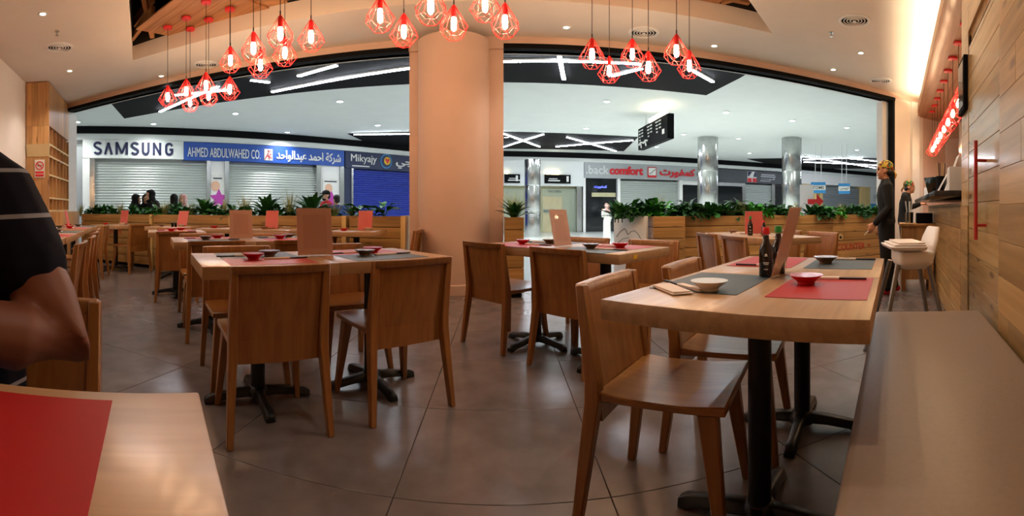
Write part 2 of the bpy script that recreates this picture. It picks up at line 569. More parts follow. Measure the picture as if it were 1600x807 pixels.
# shopfront header, pilasters, pink kitchen end wall
hd = MB().box(WX0 - .2, 9.5, FY, FY + .22, HEAD + .06, CEIL + .1)
wf = tag(hd.build('wall_front', M['plaster_pink']), 'beige plaster header over the open shopfront', kind='structure')
for a, b in ((WX0, -1.17), (.03, 6.5)):
    MB().box(a, b, FY - .012, FY + .2, HEAD - .0, HEAD + .06).build('trim_1', M['black'], wf)
MB().box(-1.17, .03, FY, FY + .2, HEAD, HEAD + .06).build('lintel', M['plaster_pink'], wf)
MB().box(-8.6, -8.12, 6.2, 6.46, MF0, HEAD + .06).build('trim_2', M['white'], wf)
MB().box(6.44, 6.50, FY - .0, FY + .12, 0, HEAD).build('trim_3', M['black'], wf)
MB().box(6.32, 6.43, FY + .15, FY + .3, 0, HEAD).build('trim_4', M['white'], wf)
MB().box(6.50, WX1 + .05, FY, FY + .25, 0, HEAD + .06).build('wall_front_pier', M['plaster'], wf)
MB().box(WX1 + .05, 9.6, FY, FY + .2, 0, HEAD + .06).build('wall_kitchen_end', M['plaster_pink'], wf)
MB().box(6.93, 7.15, FY - .06, FY, 0, HEAD + .06).build('trim_5', M['white'], wf)
kb = MB()
rbox(kb, 3.4, 11.4, -2.35, -2.2, 0, CEIL)
tag(kb.build('wall_kitchen', M['plaster_pink']), 'beige plaster wall at the back of the open kitchen', kind='structure')
# column
cm = MB().lathe([(.45, .0), (.45, HEAD + .08)], 48, center=(-.6, FY + .03))
column = thing('column', 'thick round beige plaster column between two flat piers', 'column')
cm.build('shaft', M['plaster_pink'], column, smooth=True)
MB().lathe([(.462, 0), (.462, .11), (.452, .12)], 48, center=(-.6, FY + .03)).build('plinth', M['plaster_pink'], column, smooth=True)
MB().box(-1.17, -.95, FY + .05, FY + .3, 0, HEAD + .07).build('pier', M['plaster_pink'], column)
MB().box(-.25, .03, FY + .05, FY + .3, 0, HEAD + .07).build('pier', M['plaster_pink'], column)
MB().box(-1.0, -.2, FY + .2, FY + .32, 0, HEAD + .07).build('pier_web', M['plaster_pink'], column)
# wooden raft of planks and beams in the ceiling opening
raft = thing('ceiling_raft', 'raw timber panels and beams hung inside the dark ceiling opening', 'raft', (0, 0, 0))
def raft_panel(o, ux, L_, W_, zz=3.36, n=6):
    yaw = math.atan2(ux[1], ux[0])
    for k in range(n):
        MB().box(0, L_, k * W_ / n + .001, (k + 1) * W_ / n - .001, 0, .02).build('plank', M['raft'], raft, (o[0], o[1], zz), yaw, bevel=.002, seg=1)
raft_panel((-4.32, 4.42), (1.25, -.46), 1.45, 1.08, n=9)
raft_panel((-3.1, 3.6), (.94, .2), .98, 1.2, 3.381, n=6)
raft_panel((-2.1, 2.75), (1, .02), 2.8, 1.9, n=10)
raft_panel((.7, 3.75), (1, .0), 1.7, 1.1, n=6)
def beam(a, b, wd=.06, ht=.11):
    a, b = Vector(a), Vector(b)
    d = b - a
    o = MB().box(0, d.length, -wd / 2, wd / 2, -ht / 2, ht / 2).build('beam', M['raft'], raft, a)
    o.rotation_euler = d.to_track_quat('X', 'Z').to_euler()
beam((-4.62, 4.72, 3.62), (-3.9, 4.3, 3.62), .05, .12)
beam((-4.72, 4.75, 3.44), (-3.9, 4.3, 3.46), .05, .1)
beam((-4.35, 4.78, 3.38), (-3.6, 3.6, 3.95), .06, .08)
beam((-3.0, 4.7, 3.46), (-2.2, 4.3, 3.62), .06, .12)
beam((-2.7, 4.75, 3.4), (-2.55, 4.2, 3.7), .06, .1)
beam((-2.35, 4.8, 3.44), (-1.7, 4.75, 3.5), .06, .12)
beam((2.1, 4.8, 3.44), (2.75, 4.75, 3.44), .06, .1)
beam((2.45, 4.85, 3.42), (2.7, 4.45, 3.42), .05, .1)
beam((1.5, 4.8, 3.5), (2.3, 4.45, 3.5), .06, .12)
# cove canopy over the counter
can = thing('canopy', 'plank soffit hung over the counter with glowing cove behind its lip', 'canopy', R(0, 0), A)
for k in range(9):
    MB().box(1.5, 11.2, -.44 - (k + 1) * .19 + .002, -.44 - k * .19 - .002, 2.83, 2.85).build('plank', M['canopy'], can, bevel=.002, seg=1)
MB().box(1.5, 8.8, -.44, -.42, 2.80, 2.95).build('fascia', M['canopy'], can, bevel=.002, seg=1)
MB().box(1.5, 8.5, -.53, -.47, 2.86, 2.875).build('cove_strip', emit('cove_glow', 'ffdca0', 8), can)
for k in range(5):
    light('cove_light', 'AREA', R(2.3 + 1.45 * k, -.56, 2.90), COVE_W / 5, (1, .80, .50), shape='RECTANGLE', size=1.4, size_y=.06, rot=(PI, 0, A))

# ================================================================== SETTING: mall
MF, MC = -.35, 4.33
tag(MB().box(-20, 46, 6.2, 46, MF - .1, MF).build('floor_mall', M['mall_tile']), 'pale polished floor of the mall outside', kind='structure')
tag(MB().box(-9, 10, 6.15, 6.2, MF - .1, -.0).build('trim_6', M['tile']), 'raised edge of the dining floor', kind='structure')
cmb = MB().box(-22, 46, 6.12, 46, MC, MC + .1)
mcl = tag(cmb.build('ceiling_mall', M['mall_white']), 'white mall ceiling with black recessed strips', kind='structure')
MB().box(-22, 40, 6.0, 6.13, HEAD, MC + .1).build('wall_mall_front', M['mall_white'], mcl)
def blk(poly):
    MB().prism(poly, MC - .025, MC + .01).build('ceiling_recess', M['black'], mcl)
blk([(-12.3, 12.0), (-10.4, 9.4), (-9.8, 8.4), (5.6, 8.4), (5.75, 10.4), (5.75, 12.4)])
blk([(-6.6, 19.6), (6.2, 20.8), (6.9, 26.0), (-6.6, 25.6)])
blk([(15.5, 27.0), (26.5, 17.5), (34, 20.5), (22.5, 32)])
def strip(p0, p1, n):
    a, b = ray(*p0, z=MC - .06), ray(*p1, z=MC - .06)
    d = b - a
    t = thing('led_strip', 'white linear ceiling light in the mall, %s counted from the left' % n, 'ceiling light', a, math.atan2(d.y, d.x), 'mall linear lights')
    MB().box(0, d.length, -.045, .045, -.03, -.012).build('diffuser', M['strip'], t)
    MB().box(0, d.length, -.05, .05, -.012, .036).build('housing', M['white'], t)
strips = [((250, 174), (341, 134)), ((273, 148), (356, 140)), ((392, 124.5), (421, 128)), ((425, 143), (660, 103)), ((466, 118), (526, 101)), ((553, 210), (660, 209)),
          ((785, 95), (1001, 99)), ((785, 208), (843, 229)), ((785, 230), (849, 209.5)), ((869, 229), (989, 219)), ((874, 87), (881, 123)), ((886, 214), (962, 236)),
          ((956, 118), (1003, 106)), ((1081, 108.5), (1114, 127)), ((1254, 244), (1368, 262.5)), ((1255, 249.5), (1348, 246)), ((1256, 253), (1385, 259)), ((1328, 247.5), (1390, 254))]
for i, (a, b) in enumerate(strips):
    strip(a, b, ORD[i])
dl_ring = MB().lathe([(.075, 0), (.12, 0), (.12, .012), (.075, .03)], 20, ring=True).mesh('ring', M['white'], smooth=True)
dl_disc = MB().lathe([(.09, -.004), (.09, .004)], 20).mesh('lamp', M['mall_downlight'])
mall_dl = [(121, 191), (240, 194), (368, 178), (449, 207), (531, 159), (590, 196), (791, 215), (916, 201), (948, 159), (1026, 230), (1068, 210), (1135, 176), (1154, 217),
           (1171, 240), (1238, 189), (1323, 200), (1339, 235)]
for i, (px, y) in enumerate(mall_dl):
    p = ray(px, y, z=MC - .03)
    t = thing('downlight', 'round white mall downlight, %s of the mall downlights from the left' % ORD[i], 'downlight', p, 0, 'mall downlights')
    link('ring', dl_ring, t)
    link('lamp', dl_disc, t)
    light('mall_spot', 'SPOT', p - Vector((0, 0, .03)), MALL_SPOT_W * (.35 if p.x < -2 else 1.0), (.98, 1, .97), spot_size=2.6, spot_blend=.8, shadow_soft_size=.1)

# ---- left row of shops
P0, DL = -.90, 19.0
LO = Vector((DL * math.sin(P0), DL * math.cos(P0), 0))
LA = math.atan2(-math.sin(P0), math.cos(P0))         # local x runs right along the shops, local y away from the viewer
def ll(px):
    return DL * math.tan((px - CX) / F - P0)
def zl(px, y):
    return CZ + (HY - y) / F * DL / math.cos((px - CX) / F - P0)
wl = tag(MB().box(-4, 26, .25, .5, MF, MC).build('wall_mall_left', M['mall_white'], None, LO, LA), 'white wall of the left row of shops', kind='structure')
MB().box(-4, 24, -.15, .25, 4.04, MC).build('trim_7', M['black'], wl)
MB().box(-4, 24, -.08, .25, 3.80, 4.04).build('trim_8', M['mall_white'], wl)
def corrugated(x0, x1, z0, z1, y=.1, pitch=.11):
    mb = MB()
    n = int((z1 - z0) / pitch)
    for k in range(n):
        z = z0 + k * pitch
        mb.loft([[(x, y, z), (x, y - .022, z + pitch * .3), (x, y - .026, z + pitch * .65), (x, y - .004, z + pitch * .95), (x, y + .02, z + pitch * .95), (x, y + .02, z)] for x in (x0, x1)])
    return mb
SB, ST = 3.05, 3.80
sam = thing('electronics_shopfront', 'shuttered white SAMSUNG shopfront in the mall at left', 'shopfront', LO, LA)
MB().box(ll(129), ll(286), -.12, .25, SB, ST).build('sign_board', M['sign_white'], sam, bevel=.01, seg=1)
def strokes(mb, pts, hw, y0, y1):                    # a mitred flat stroke standing in the xz plane
    P = [Vector((p[0], p[1])) for p in pts]
    Lf, Rt = [], []
    for i in range(len(P)):
        d0 = (P[i] - P[i - 1]).normalized() if i else (P[1] - P[0]).normalized()
        d1 = (P[i + 1] - P[i]).normalized() if i < len(P) - 1 else d0
        n0, n1 = Vector((-d0.y, d0.x)), Vector((-d1.y, d1.x))
        m = (n0 + n1)
        m = m.normalized() if m.length > .2 else n0
        q = hw / max(.45, m.dot(n0))
        Lf.append(P[i] + m * q)
        Rt.append(P[i] - m * q)
    for i in range(len(P) - 1):
        c = [Lf[i], Lf[i + 1], Rt[i + 1], Rt[i]]
        mb.add([(p.x, y, p.y) for y in (y0, y1) for p in c], [(0, 1, 2, 3), (7, 6, 5, 4), (0, 4, 5, 1), (1, 5, 6, 2), (2, 6, 7, 3), (3, 7, 4, 0)])
    return mb
def arc(cx, cy, rx, ry, a0, a1, n=10):
    return [(cx + rx * math.cos(math.radians(a0 + (a1 - a0) * k / n)), cy + ry * math.sin(math.radians(a0 + (a1 - a0) * k / n))) for k in range(n + 1)]
GLY = {'S': [arc(.5, .74, .38, .2, 20, 90, 6) + arc(.5, .74, .38, .2, 100, 230, 8) + [(.5, .5)] + arc(.5, .26, .38, .2, 50, -90, 9) + arc(.5, .26, .38, .2, -100, -160, 5)],
       'A': [[(.13, .0), (.5, .94)], [(.5, .94), (.87, .0)]], 'M': [[(.1, 0), (.1, 1)], [(.12, .95), (.5, .1)], [(.5, .1), (.88, .95)], [(.9, 0), (.9, 1)]],
       'U': [[(.14, 1), (.14, .32)] + arc(.5, .32, .36, .26, 190, 350, 8) + [(.86, .32), (.86, 1)]], 'N': [[(.13, 0), (.13, 1)], [(.13, .95), (.87, .05)], [(.87, 0), (.87, 1)]],
       'G': [arc(.5, .7, .37, .24, 15, 180, 9) + [(.13, .3)] + arc(.5, .3, .37, .24, 190, 350, 8) + [(.87, .3), (.87, .46), (.55, .46)]]}
for ch, a, b in (('S', 145.9, 159), ('A', 162, 176), ('M', 180, 199.7), ('S', 204, 216.6), ('U', 221, 233), ('N', 237.8, 251), ('G', 257, 269.5)):
    x0, x1 = ll(a), ll(b)
    mb = MB()
    for st in GLY[ch]:
        strokes(mb, [(x0 + p[0] * (x1 - x0), 3.2 + p[1] * .5) for p in st], .045, -.15, -.12)
    mb.build('letter', M['navy_letters'], sam)
corrugated(ll(148), ll(322), MF, SB).build('shutter', M['shutter'], sam)
MB().box(ll(118), ll(129), -.05, .25, MF, 3.5).build('side_panel', M['sign_grey'], sam)
MB().box(ll(129), ll(140), -.1, .25, MF, SB).build('pilaster', M['white'], sam)
MB().box(ll(140), ll(148), -.12, .25, MF, SB).build('pilaster', M['steel'], sam)
ahm = thing('company_shopfront', 'shuttered shopfront under the blue AHMED ABDULWAHED CO. sign', 'shopfront', LO, LA)
MB().box(ll(286.4), ll(536), -.12, .25, SB - .02, ST - .02).build('sign_board', M['sign_blue'], ahm, bevel=.01, seg=1)
text('lettering', 'AHMED ABDULWAHED CO.', M['print_white'], ll(292), ll(405), 3.17, 3.56, -.12, ahm, .03, .0)
text('lettering', arabic('شركة احمد عبدالواحد'), M['print_white'], ll(430), ll(530), 3.10, 3.62, -.12, ahm, .03, .02)
lx0, lx1 = ll(411), ll(424)
lg = MB().box(lx0, lx1, -.14, -.12, 3.13, 3.62).build('logo', M['sign_white'], ahm)
cxl, czl, k = (lx0 + lx1) / 2, 3.37, .42
MB().tube([(cxl - .17, -.145, czl - .2), (cxl - .02, -.145, czl + .08), (cxl + .04, -.145, czl - .2)], .022, 6).tube([(cxl - .1, -.145, czl - .06), (cxl + .03, -.145, czl - .06)], .018, 6)\
    .tube([(cxl + .15, -.145, czl + .02), (cxl + .08, -.145, czl + .05), (cxl + .06, -.145, czl - .1), (cxl + .16, -.145, czl - .14)], .02, 6).tube([(cxl, -.145, czl + .1), (cxl + .12, -.145, czl + .18)], .016, 6)\
    .sphere((cxl + .0, -.145, czl + .17), .035, 8).build('logo_mark', M['red_letters'], lg)
MB().box(ll(322), ll(357), -.02, .25, MF, SB - .02).build('pilaster', M['white'], ahm)
for a, b in ((322, 328), (350, 357), (493, 500), (530, 536)):
    MB().box(ll(a), ll(b), -.1, .25, MF, SB - .02).build('steel_edge', M['steel'], ahm)
corrugated(ll(357), ll(493), MF, SB - .02).build('shutter', M['shutter'], ahm)
MB().box(ll(500), ll(530), -.02, .25, MF, SB - .02).build('pilaster', M['white'], ahm)
def star(cx, cz, r, mb):
    pl = [(cx + (r if k % 2 == 0 else r * .5) * math.sin(k * PI / 5), cz + (r if k % 2 == 0 else r * .5) * math.cos(k * PI / 5)) for k in range(10)]
    return mb.prism(pl, 0, .01, Matrix(((1, 0, 0, 0), (0, 0, 1, 0), (0, 1, 0, 0), (0, 0, 0, 1))) )
for i, (a, b, zb) in enumerate(((329, 350, .9), (503, 528, .5))):
    po = thing('poster', ('tall white poster with a purple star on the pillar between the shutters', 'white poster with purple star on the pillar by the blue shutter')[i], 'poster', LO, LA)
    xa, xb = ll(a), ll(b)
    MB().box(xa, xb, -.045, -.03, .05, 2.45).build('sheet', M['print_white'], po)
    star((xa + xb) / 2 + .05, 1.45, .42, MB()).build('star', M['purple'], po, (0, -.06, 0))
    MB().sphere(((xa + xb) / 2 - .1, -.055, 1.98), (.2, .012, .22), 10).build('portrait', M['skin_fair'], po)
    MB().box(xa + .03, xb - .03, -.055, -.045, .1, .55).build('blue_panel', M['sign_blue'], po)
    tag(MB().box(xa + .1, xb - .1, -.052, -.045, 2.27, 2.33).box(xa + .08, xb - .3, -.052, -.045, .68, .73).build('print_lines', M['sign_dark'], po), kind='stuff')
mik = thing('cosmetics_shopfront', 'navy shopfront with blue shutter beside the column', 'shopfront', LO, LA)
MB().box(ll(537.5), ll(700), -.12, .25, SB - .08, ST - .02).build('sign_board', M['sign_navy'], mik, bevel=.01, seg=1)
text('lettering', 'Mikyajy', M['print_white'], ll(546), ll(586), 3.2, 3.66, -.12, mik, .03, .0)
tag(MB().box(ll(548), ll(575), -.13, -.12, 3.07, 3.12).build('small_print', M['print_white'], mik), kind='stuff')
rot90 = Matrix.Rotation(PI / 2, 4, 'X')
cl = ll(601)
MB().lathe([(.36, 0), (.36, .02)], 28, Matrix.Translation((cl, -.12, 3.42)) @ rot90).build('emblem', M['cyan_blue'], mik)
MB().lathe([(.31, 0), (.31, .03)], 28, Matrix.Translation((cl, -.12, 3.42)) @ rot90).build('emblem_disc', M['sign_navy'], mik)
MB().lathe([(.2, 0), (.2, .04)], 24, Matrix.Translation((cl + .05, -.12, 3.44)) @ rot90).build('emblem_sun', M['yellow'], mik)
ht = [(.0, -.15), (.13, .02), (.12, .1), (.06, .12), (0, .07), (-.06, .12), (-.12, .1), (-.13, .02)]
MB().prism([(cl + .05 + a, 3.44 + b) for a, b in ht], 0, .01, Matrix(((1, 0, 0, 0), (0, 0, 1, -.175), (0, 1, 0, 0), (0, 0, 0, 1)))).build('emblem_heart', M['red_letters'], mik)
text('lettering', arabic('مكياجي'), M['print_white'], ll(616), ll(672), 3.1, 3.68, -.12, mik, .03, .02)
MB().box(ll(537.5), ll(547.5), -.05, .25, MF, SB - .08).build('side_panel', M['sign_navy'], mik)
MB().box(ll(547.5), ll(550.5), -.1, .25, MF, SB - .08).build('steel_edge', M['steel'], mik)
corrugated(ll(551), ll(700), MF, SB - .08, .12).build('shutter', M['shutter_blue'], mik)

# ---- right row of shops
Q0, DR = -.11, 27.0
RO = Vector((DR * math.sin(Q0), DR * math.cos(Q0), 0))
RA = -Q0
def lr(px):
    return DR * math.tan((px - CX) / F - Q0)
def zr(px, y):
    return CZ + (HY - y) / F * DR / math.cos((px - CX) / F - Q0)
wr2 = tag(MB().box(-3.5, 44, .6, .9, MF, MC).build('wall_mall_right', M['mall_white'], None, RO, RA), 'white wall of the far row of shops', kind='structure')
MB().box(-3.5, 44, -.25, .6, 4.02, MC).build('trim_9', M['black'], wr2)
MB().box(-3.5, 44, -.15, .6, 3.80, 4.02).build('trim_10', M['mall_white'], wr2)
bc = thing('mattress_shopfront', 'grey backcomfort shopfront with red lettering and pale shutter', 'shopfront', RO, RA)
MB().box(lr(912), lr(1100), -.15, .6, 2.86, 3.80).build('sign_board', M['sign_grey'], bc, bevel=.01, seg=1)
text('lettering', '.back', M['sign_white'], lr(914), lr(950), 3.1, 3.62, -.15, bc, .05, .02)
text('lettering', 'comfort', M['red_letters'], lr(951), lr(1003), 3.1, 3.62, -.15, bc, .05, .04)
text('lettering', arabic('باك'), M['sign_dark'], lr(1087), lr(1106), 3.05, 3.6, -.15, bc, .05, .02)
text('lettering', arabic('كمفورت'), M['red_letters'], lr(1029), lr(1084), 3.0, 3.62, -.15, bc, .05, .04)
b0, b1 = lr(1010), lr(1024)
MB().box(b0, b1, -.2, -.15, 2.98, 3.64).build('logo', M['red_letters'], bc, bevel=.04)
MB().box(b0 + .06, b1 - .06, -.215, -.2, 3.12, 3.58).build('logo_panel', M['print_white'], bc)
MB().tube([(b0 + .1, -.22, 3.2), (b0 + .25, -.22, 3.26), (b0 + .38, -.22, 3.4), (b1 - .08, -.22, 3.5)], .02, 6).build('logo_stroke', M['sign_dark'], bc)
MB().box(lr(912), lr(964), .1, .6, MF, 2.86).build('entrance_glass', M['dark_glass'], bc)
MB().box(lr(925), lr(962), .0, .1, 1.75, 2.0).build('entrance_lintel', M['cream_wall'], bc)
text('neon', arabic('كمفورت'), emit('blue_neon', '5a66ff', 2.5), lr(929), lr(949), 2.25, 2.45, .1, bc, .03, .02)
for a, b in ((910, 914), (964, 968), (1060, 1065)):
    MB().box(lr(a), lr(b), -.15, .6, MF, 2.86).build('post', M['white'], bc)
corrugated(lr(968), lr(1060), MF, 2.86, .12, .13).build('shutter', M['shutter'], bc)
MB().box(lr(1065), lr(1112), .1, .6, MF, 2.6).build('shop_window', M['dark_glass'], bc)
MB().box(lr(1065), lr(1112), 0, .6, 2.6, 2.86).build('window_head', M['white'], bc)
fs = thing('shoe_shopfront', 'dark grey shopfront with square red and white logo', 'shopfront', RO, RA)
MB().box(lr(1100.5), lr(1250), -.12, .6, 2.85, 3.75).build('sign_board', M['sign_dark'], fs, bevel=.01, seg=1)
b0, b1 = lr(1166), lr(1180)
MB().box(b0, b1, -.16, -.12, 2.92, 3.68).build('logo', M['print_white'], fs)
MB().box(b0, (b0 + b1) / 2 - .04, -.18, -.16, 2.92, 3.2).box((b0 + b1) / 2 + .04, b1, -.18, -.16, 2.92, 3.2).build('logo_block', M['red_letters'], fs)
MB().prism([(b0 + .02, 3.66), (b0 + .4, 3.66), (b0 + .12, 3.34), (b0 + .02, 3.34)], 0, .02, Matrix(((1, 0, 0, 0), (0, 0, 1, -.18), (0, 1, 0, 0), (0, 0, 0, 1)))).prism([(b1 - .02, 3.66), (b1 - .16, 3.66), (b1 - .3, 3.3), (b1 - .02, 3.3)], 0, .02, Matrix(((1, 0, 0, 0), (0, 0, 1, -.18), (0, 1, 0, 0), (0, 0, 0, 1)))).build('logo_numeral', M['sign_navy'], fs)
tag(MB().box(lr(1187), lr(1210), -.14, -.12, 3.32, 3.4).box(lr(1188), lr(1209), -.14, -.12, 3.46, 3.54).box(lr(1186), lr(1202), -.14, -.12, 3.02, 3.07).build('small_print', M['sign_grey'], fs), kind='stuff')
text('lettering', arabic('فوت'), M['sign_grey'], lr(1188), lr(1209), 3.1, 3.28, -.12, fs, .03, .01)
MB().box(lr(1122), lr(1160), .1, .6, MF, 2.6).build('shop_window', M['dark_glass'], fs)
MB().box(lr(1120), lr(1165), .02, .1, 2.6, 2.85).box(lr(1160), lr(1165), .0, .1, MF, 2.6).build('steel_frame', M['steel'], fs)
corrugated(lr(1165), lr(1206), MF, 2.85, .12, .13).build('shutter', M['shutter'], fs)
MB().box(lr(1206), lr(1211), 0, .6, MF, 2.85).build('post', M['steel'], fs)
MB().box(lr(1211), lr(1250), .1, .6, MF, 2.7).build('shop_window', M['dark_glass'], fs)
tm = thing('timber_shopfront', 'far shopfront with pale timber posts and grey roller shutter', 'shopfront', RO, RA)
MB().box(lr(1250.5), lr(1420), -.1, .6, 3.0, 3.79).build('fascia', M['white'], tm)
for a, b in ((1253, 1264), (1272, 1275), (1280, 1285), (1345, 1352), (1353, 1359)):
    MB().box(lr(a), lr(b), -.05, .6, MF, 3.0).build('timber_post', M['pale_wood'], tm)
corrugated(lr(1285), lr(1345), MF, 3.0, .2, .16).build('shutter', M['shutter_grey'], tm)
MB().box(lr(1264), lr(1280), .2, .6, MF, 3.0).build('shop_window', M['shutter_grey'], tm)
MB().box(lr(1360), lr(1420), .1, .6, 1.5, 3.0).build('white_panel', M['white'], tm)
MB().box(lr(1360), lr(1420), .15, .6, MF, 1.5).build('shop_window', M['cyan_blue'], tm)
text('lettering', 'EVO', M['sign_grey'], lr(1366), lr(1374), 1.75, 2.3, .1, tm, .03)
# hanging blue signs
def hang_sign(label, px0, px1, y0, y1, r, body, arab=False):
    th = ((px0 + px1) / 2 - CX) / F
    c = ray((px0 + px1) / 2, (y0 + y1) / 2, r=r)
    wd, ht_ = (px1 - px0) / F * r, (y1 - y0) / F * r
    t = thing('hanging_sign', label, 'sign', (c.x, c.y, 0), -th)
    MB().box(-wd / 2, wd / 2, -.04, .04, c.z - ht_ / 2, c.z + ht_ / 2).build('board', M['cyan_blue'], t)
    MB().box(-wd / 2, wd / 2, -.05, -.04, c.z - ht_ * .22, c.z + ht_ * .22).build('white_band', M['print_white'], t)
    text('lettering', body, M['sign_dark'], -wd * .38, wd * .38, c.z - ht_ * .14, c.z + ht_ * .14, -.05, t, .01, .02)
    for q in (-.2, .2):
        MB().tube([(wd * q, 0, c.z + ht_ / 2), (wd * q, 0, MC)], .015, 6).build('hanger', M['white'], t)
hang_sign('blue and white hanging TOMS sign outside the far timber shop', 1267, 1290, 285, 302, 24, 'TOMS')
hang_sign('blue and white hanging sign with Arabic word before the grey shutter', 1310, 1328, 287, 303, 24, arabic('تومس'))
# red arrow pointing right, and the white board behind it
c = ray(1270, 316, r=13)
th = (1270 - CX) / F
t = thing('arrow_sign', 'red arrow sign pointing right with a white panel behind it', 'sign', (c.x, c.y, 0), -th)
MB().box(-.36, .02, .02, .05, MF, c.z + .48).build('white_panel', M['white'], t)
zz = c.z
MB().prism([(-.14, zz - .06), (.1, zz - .06), (.1, zz - .2), (.3, zz + .02), (.1, zz + .22), (.1, zz + .08), (-.14, zz + .08)], 0, .03, Matrix(((1, 0, 0, 0), (0, 0, 1, -.02), (0, 1, 0, 0), (0, 0, 0, 1)))).build('arrow', M['red_letters'], t)
MB().box(.05, .1, 0, .02, MF, zz - .1).build('post', M['white'], t)
# passage with glass booths between the rows
bo = thing('glass_booth', 'lit glass booth with small black signs in the far passage', 'booth', RO, RA)
MB().box(lr(740), lr(910), -.3, .6, 2.35, 3.80).build('white_bulkhead', M['mall_white'], bo)
MB().box(lr(740), lr(911), .3, .6, MF, 2.35).build('cream_back', M['cream_wall'], bo)
MB().box(lr(850), lr(880), .22, .3, MF, 1.75).build('doorway', M['pale_wood'], bo)
MB().box(lr(850), lr(874), .1, .22, .82, .98).build('barrier_band', M['stone_top'], bo)
MB().box(lr(846), lr(898), -.25, -.22, MF, 2.2).build('glass_pane', M['pale_glass'], bo)
MB().box(lr(786), lr(822), -.25, -.22, MF, 2.2).build('glass_pane', M['pale_glass'], bo)
for i, (a, b) in enumerate(((787, 811), (849, 889))):
    MB().box(lr(a), lr(b), -.4, -.3, 2.5, 3.0).build('black_sign', M['black'], bo)
    tag(MB().box(lr(a) + .2, lr(a) + .9, -.42, -.4, 2.62, 2.68).box(lr(b) - .25, lr(b) - .12, -.42, -.4, 2.6, 2.92).box(lr(a) + .25, lr(a) + .75, -.42, -.4, 2.74, 2.78).build('sign_symbols', M['print_white'], bo), kind='stuff')
    MB().box(lr(a) + .1, lr(b) - .7, -.42, -.3, 3.02, 3.2).build('sign_lamp', emit('warm_sign_lamp', 'ffe9b0', 6), bo)
MB().box(lr(899), lr(907), -.3, .6, MF, 2.35).build('steel_post', M['steel'], bo)
text('lettering', 'WC-MEN', M['sign_dark'], lr(855), lr(875), 1.95, 2.1, -.26, bo, .02)
# steel-clad mall columns
def steel_column(px, r, rad, top, label, sides=28):
    th = (px - CX) / F
    t = thing('steel_column', label, 'column', (r * math.sin(th), r * math.cos(th), 0), -th)
    n = int((top - MF) / 1.6) + 1
    for k in range(n):
        z0, z1 = MF + k * (top - MF) / n, MF + (k + 1) * (top - MF) / n
        MB().lathe([(rad * .99, z0), (rad, z0 + .008), (rad, z1 - .008), (rad * .99, z1)], sides).build('steel_panel', M['steel'], t, smooth=True)
steel_column(1106, 21.9, .475, MC, 'round steel-clad mall column right of the red Arabic lettering')
steel_column(1237, 22.0, .46, MC, 'steel-clad mall column left of the timber shopfront', 8)
steel_column(832, 23.3, .40, 3.45, 'shorter steel-clad column by the glass booth')
# hanging directory board
t = thing('directory_board', 'black hanging directory board with white symbols and a lamp on top', 'sign', (5.05, 15.0, 0), 0)
MB().box(-.11, .11, -1.55, 1.55, 3.16, 3.93).build('board', M['black'], t, bevel=.01, seg=1)
mb = MB()
for i, yy in enumerate((1.35, 1.05, .35, .05, -.55, -.85)):
    for j in range(4 - i % 2):
        mb.box(-.125, -.11, yy - .12, yy + .1 - .03 * j, 3.8 - .11 * j, 3.84 - .11 * j)
mb.box(-.125, -.11, -1.3, -1.1, 3.35, 3.5)
tag(mb.build('print_lines', M['print_white'], t), kind='stuff')
mb = MB()
for yy, sg in ((1.2, 1), (.65, -1)):
    mb.tube([(-.12, yy - .25, 3.36), (-.12, yy, 3.4), (-.12, yy + .2, 3.33)], .03, 6).tube([(-.12, yy - .1, 3.2), (-.12, yy, 3.4)], .03, 6)
tag(mb.build('arrow_symbols', M['print_white'], t), kind='stuff')
MB().box(-.13, -.02, -1.4, .2, 3.93, 4.06).build('lamp', emit('directory_lamp', 'fff2d0', 10), t)
for q in (-1.0, .96):
    MB().box(-.02, .02, q, q + .04, 3.9, MC).build('hanger', M['white'], t)
# ================================================================== FIXTURES of the dining room
# recessed downlights
rd = [(67, 22), (109, 111), (252, 119), (885, 43), (1116, 72), (1345, 83), (1302, 109)]
rd_label = ['upper of the two downlights above the left wall', 'lower of the two downlights above the left wall', 'downlight right of the ceiling opening corner, by the pendants at left',
            'downlight between the middle and right pendant groups', 'downlight right of the right pendant group', 'upper of the two downlights by the kitchen cove', 'lower of the two downlights by the kitchen cove']
ring2 = MB().lathe([(.034, -.002), (.055, -.004), (.058, .004), (.034, .02)], 20, ring=True).mesh('ring', M['white'], smooth=True)
disc2 = MB().lathe([(.036, .0), (.036, .006)], 20).mesh('lamp', M['downlight'])
def room_light(p, label):
    t = thing('downlight', 'small warm ' + label, 'downlight', p, 0, 'dining room downlights')
    link('ring', ring2, t)
    link('lamp', disc2, t)
def room_spot(p, wide=1.55):
    light('room_spot', 'SPOT', (p[0], p[1], CEIL - .03), SPOT_W, (1, .86, .70), spot_size=wide, spot_blend=.7, shadow_soft_size=.04)
for (px, y), lb in zip(rd, rd_label):
    p = ray(px, y, z=CEIL - .004)
    room_light(p, lb)
    room_spot(p, 2.1)
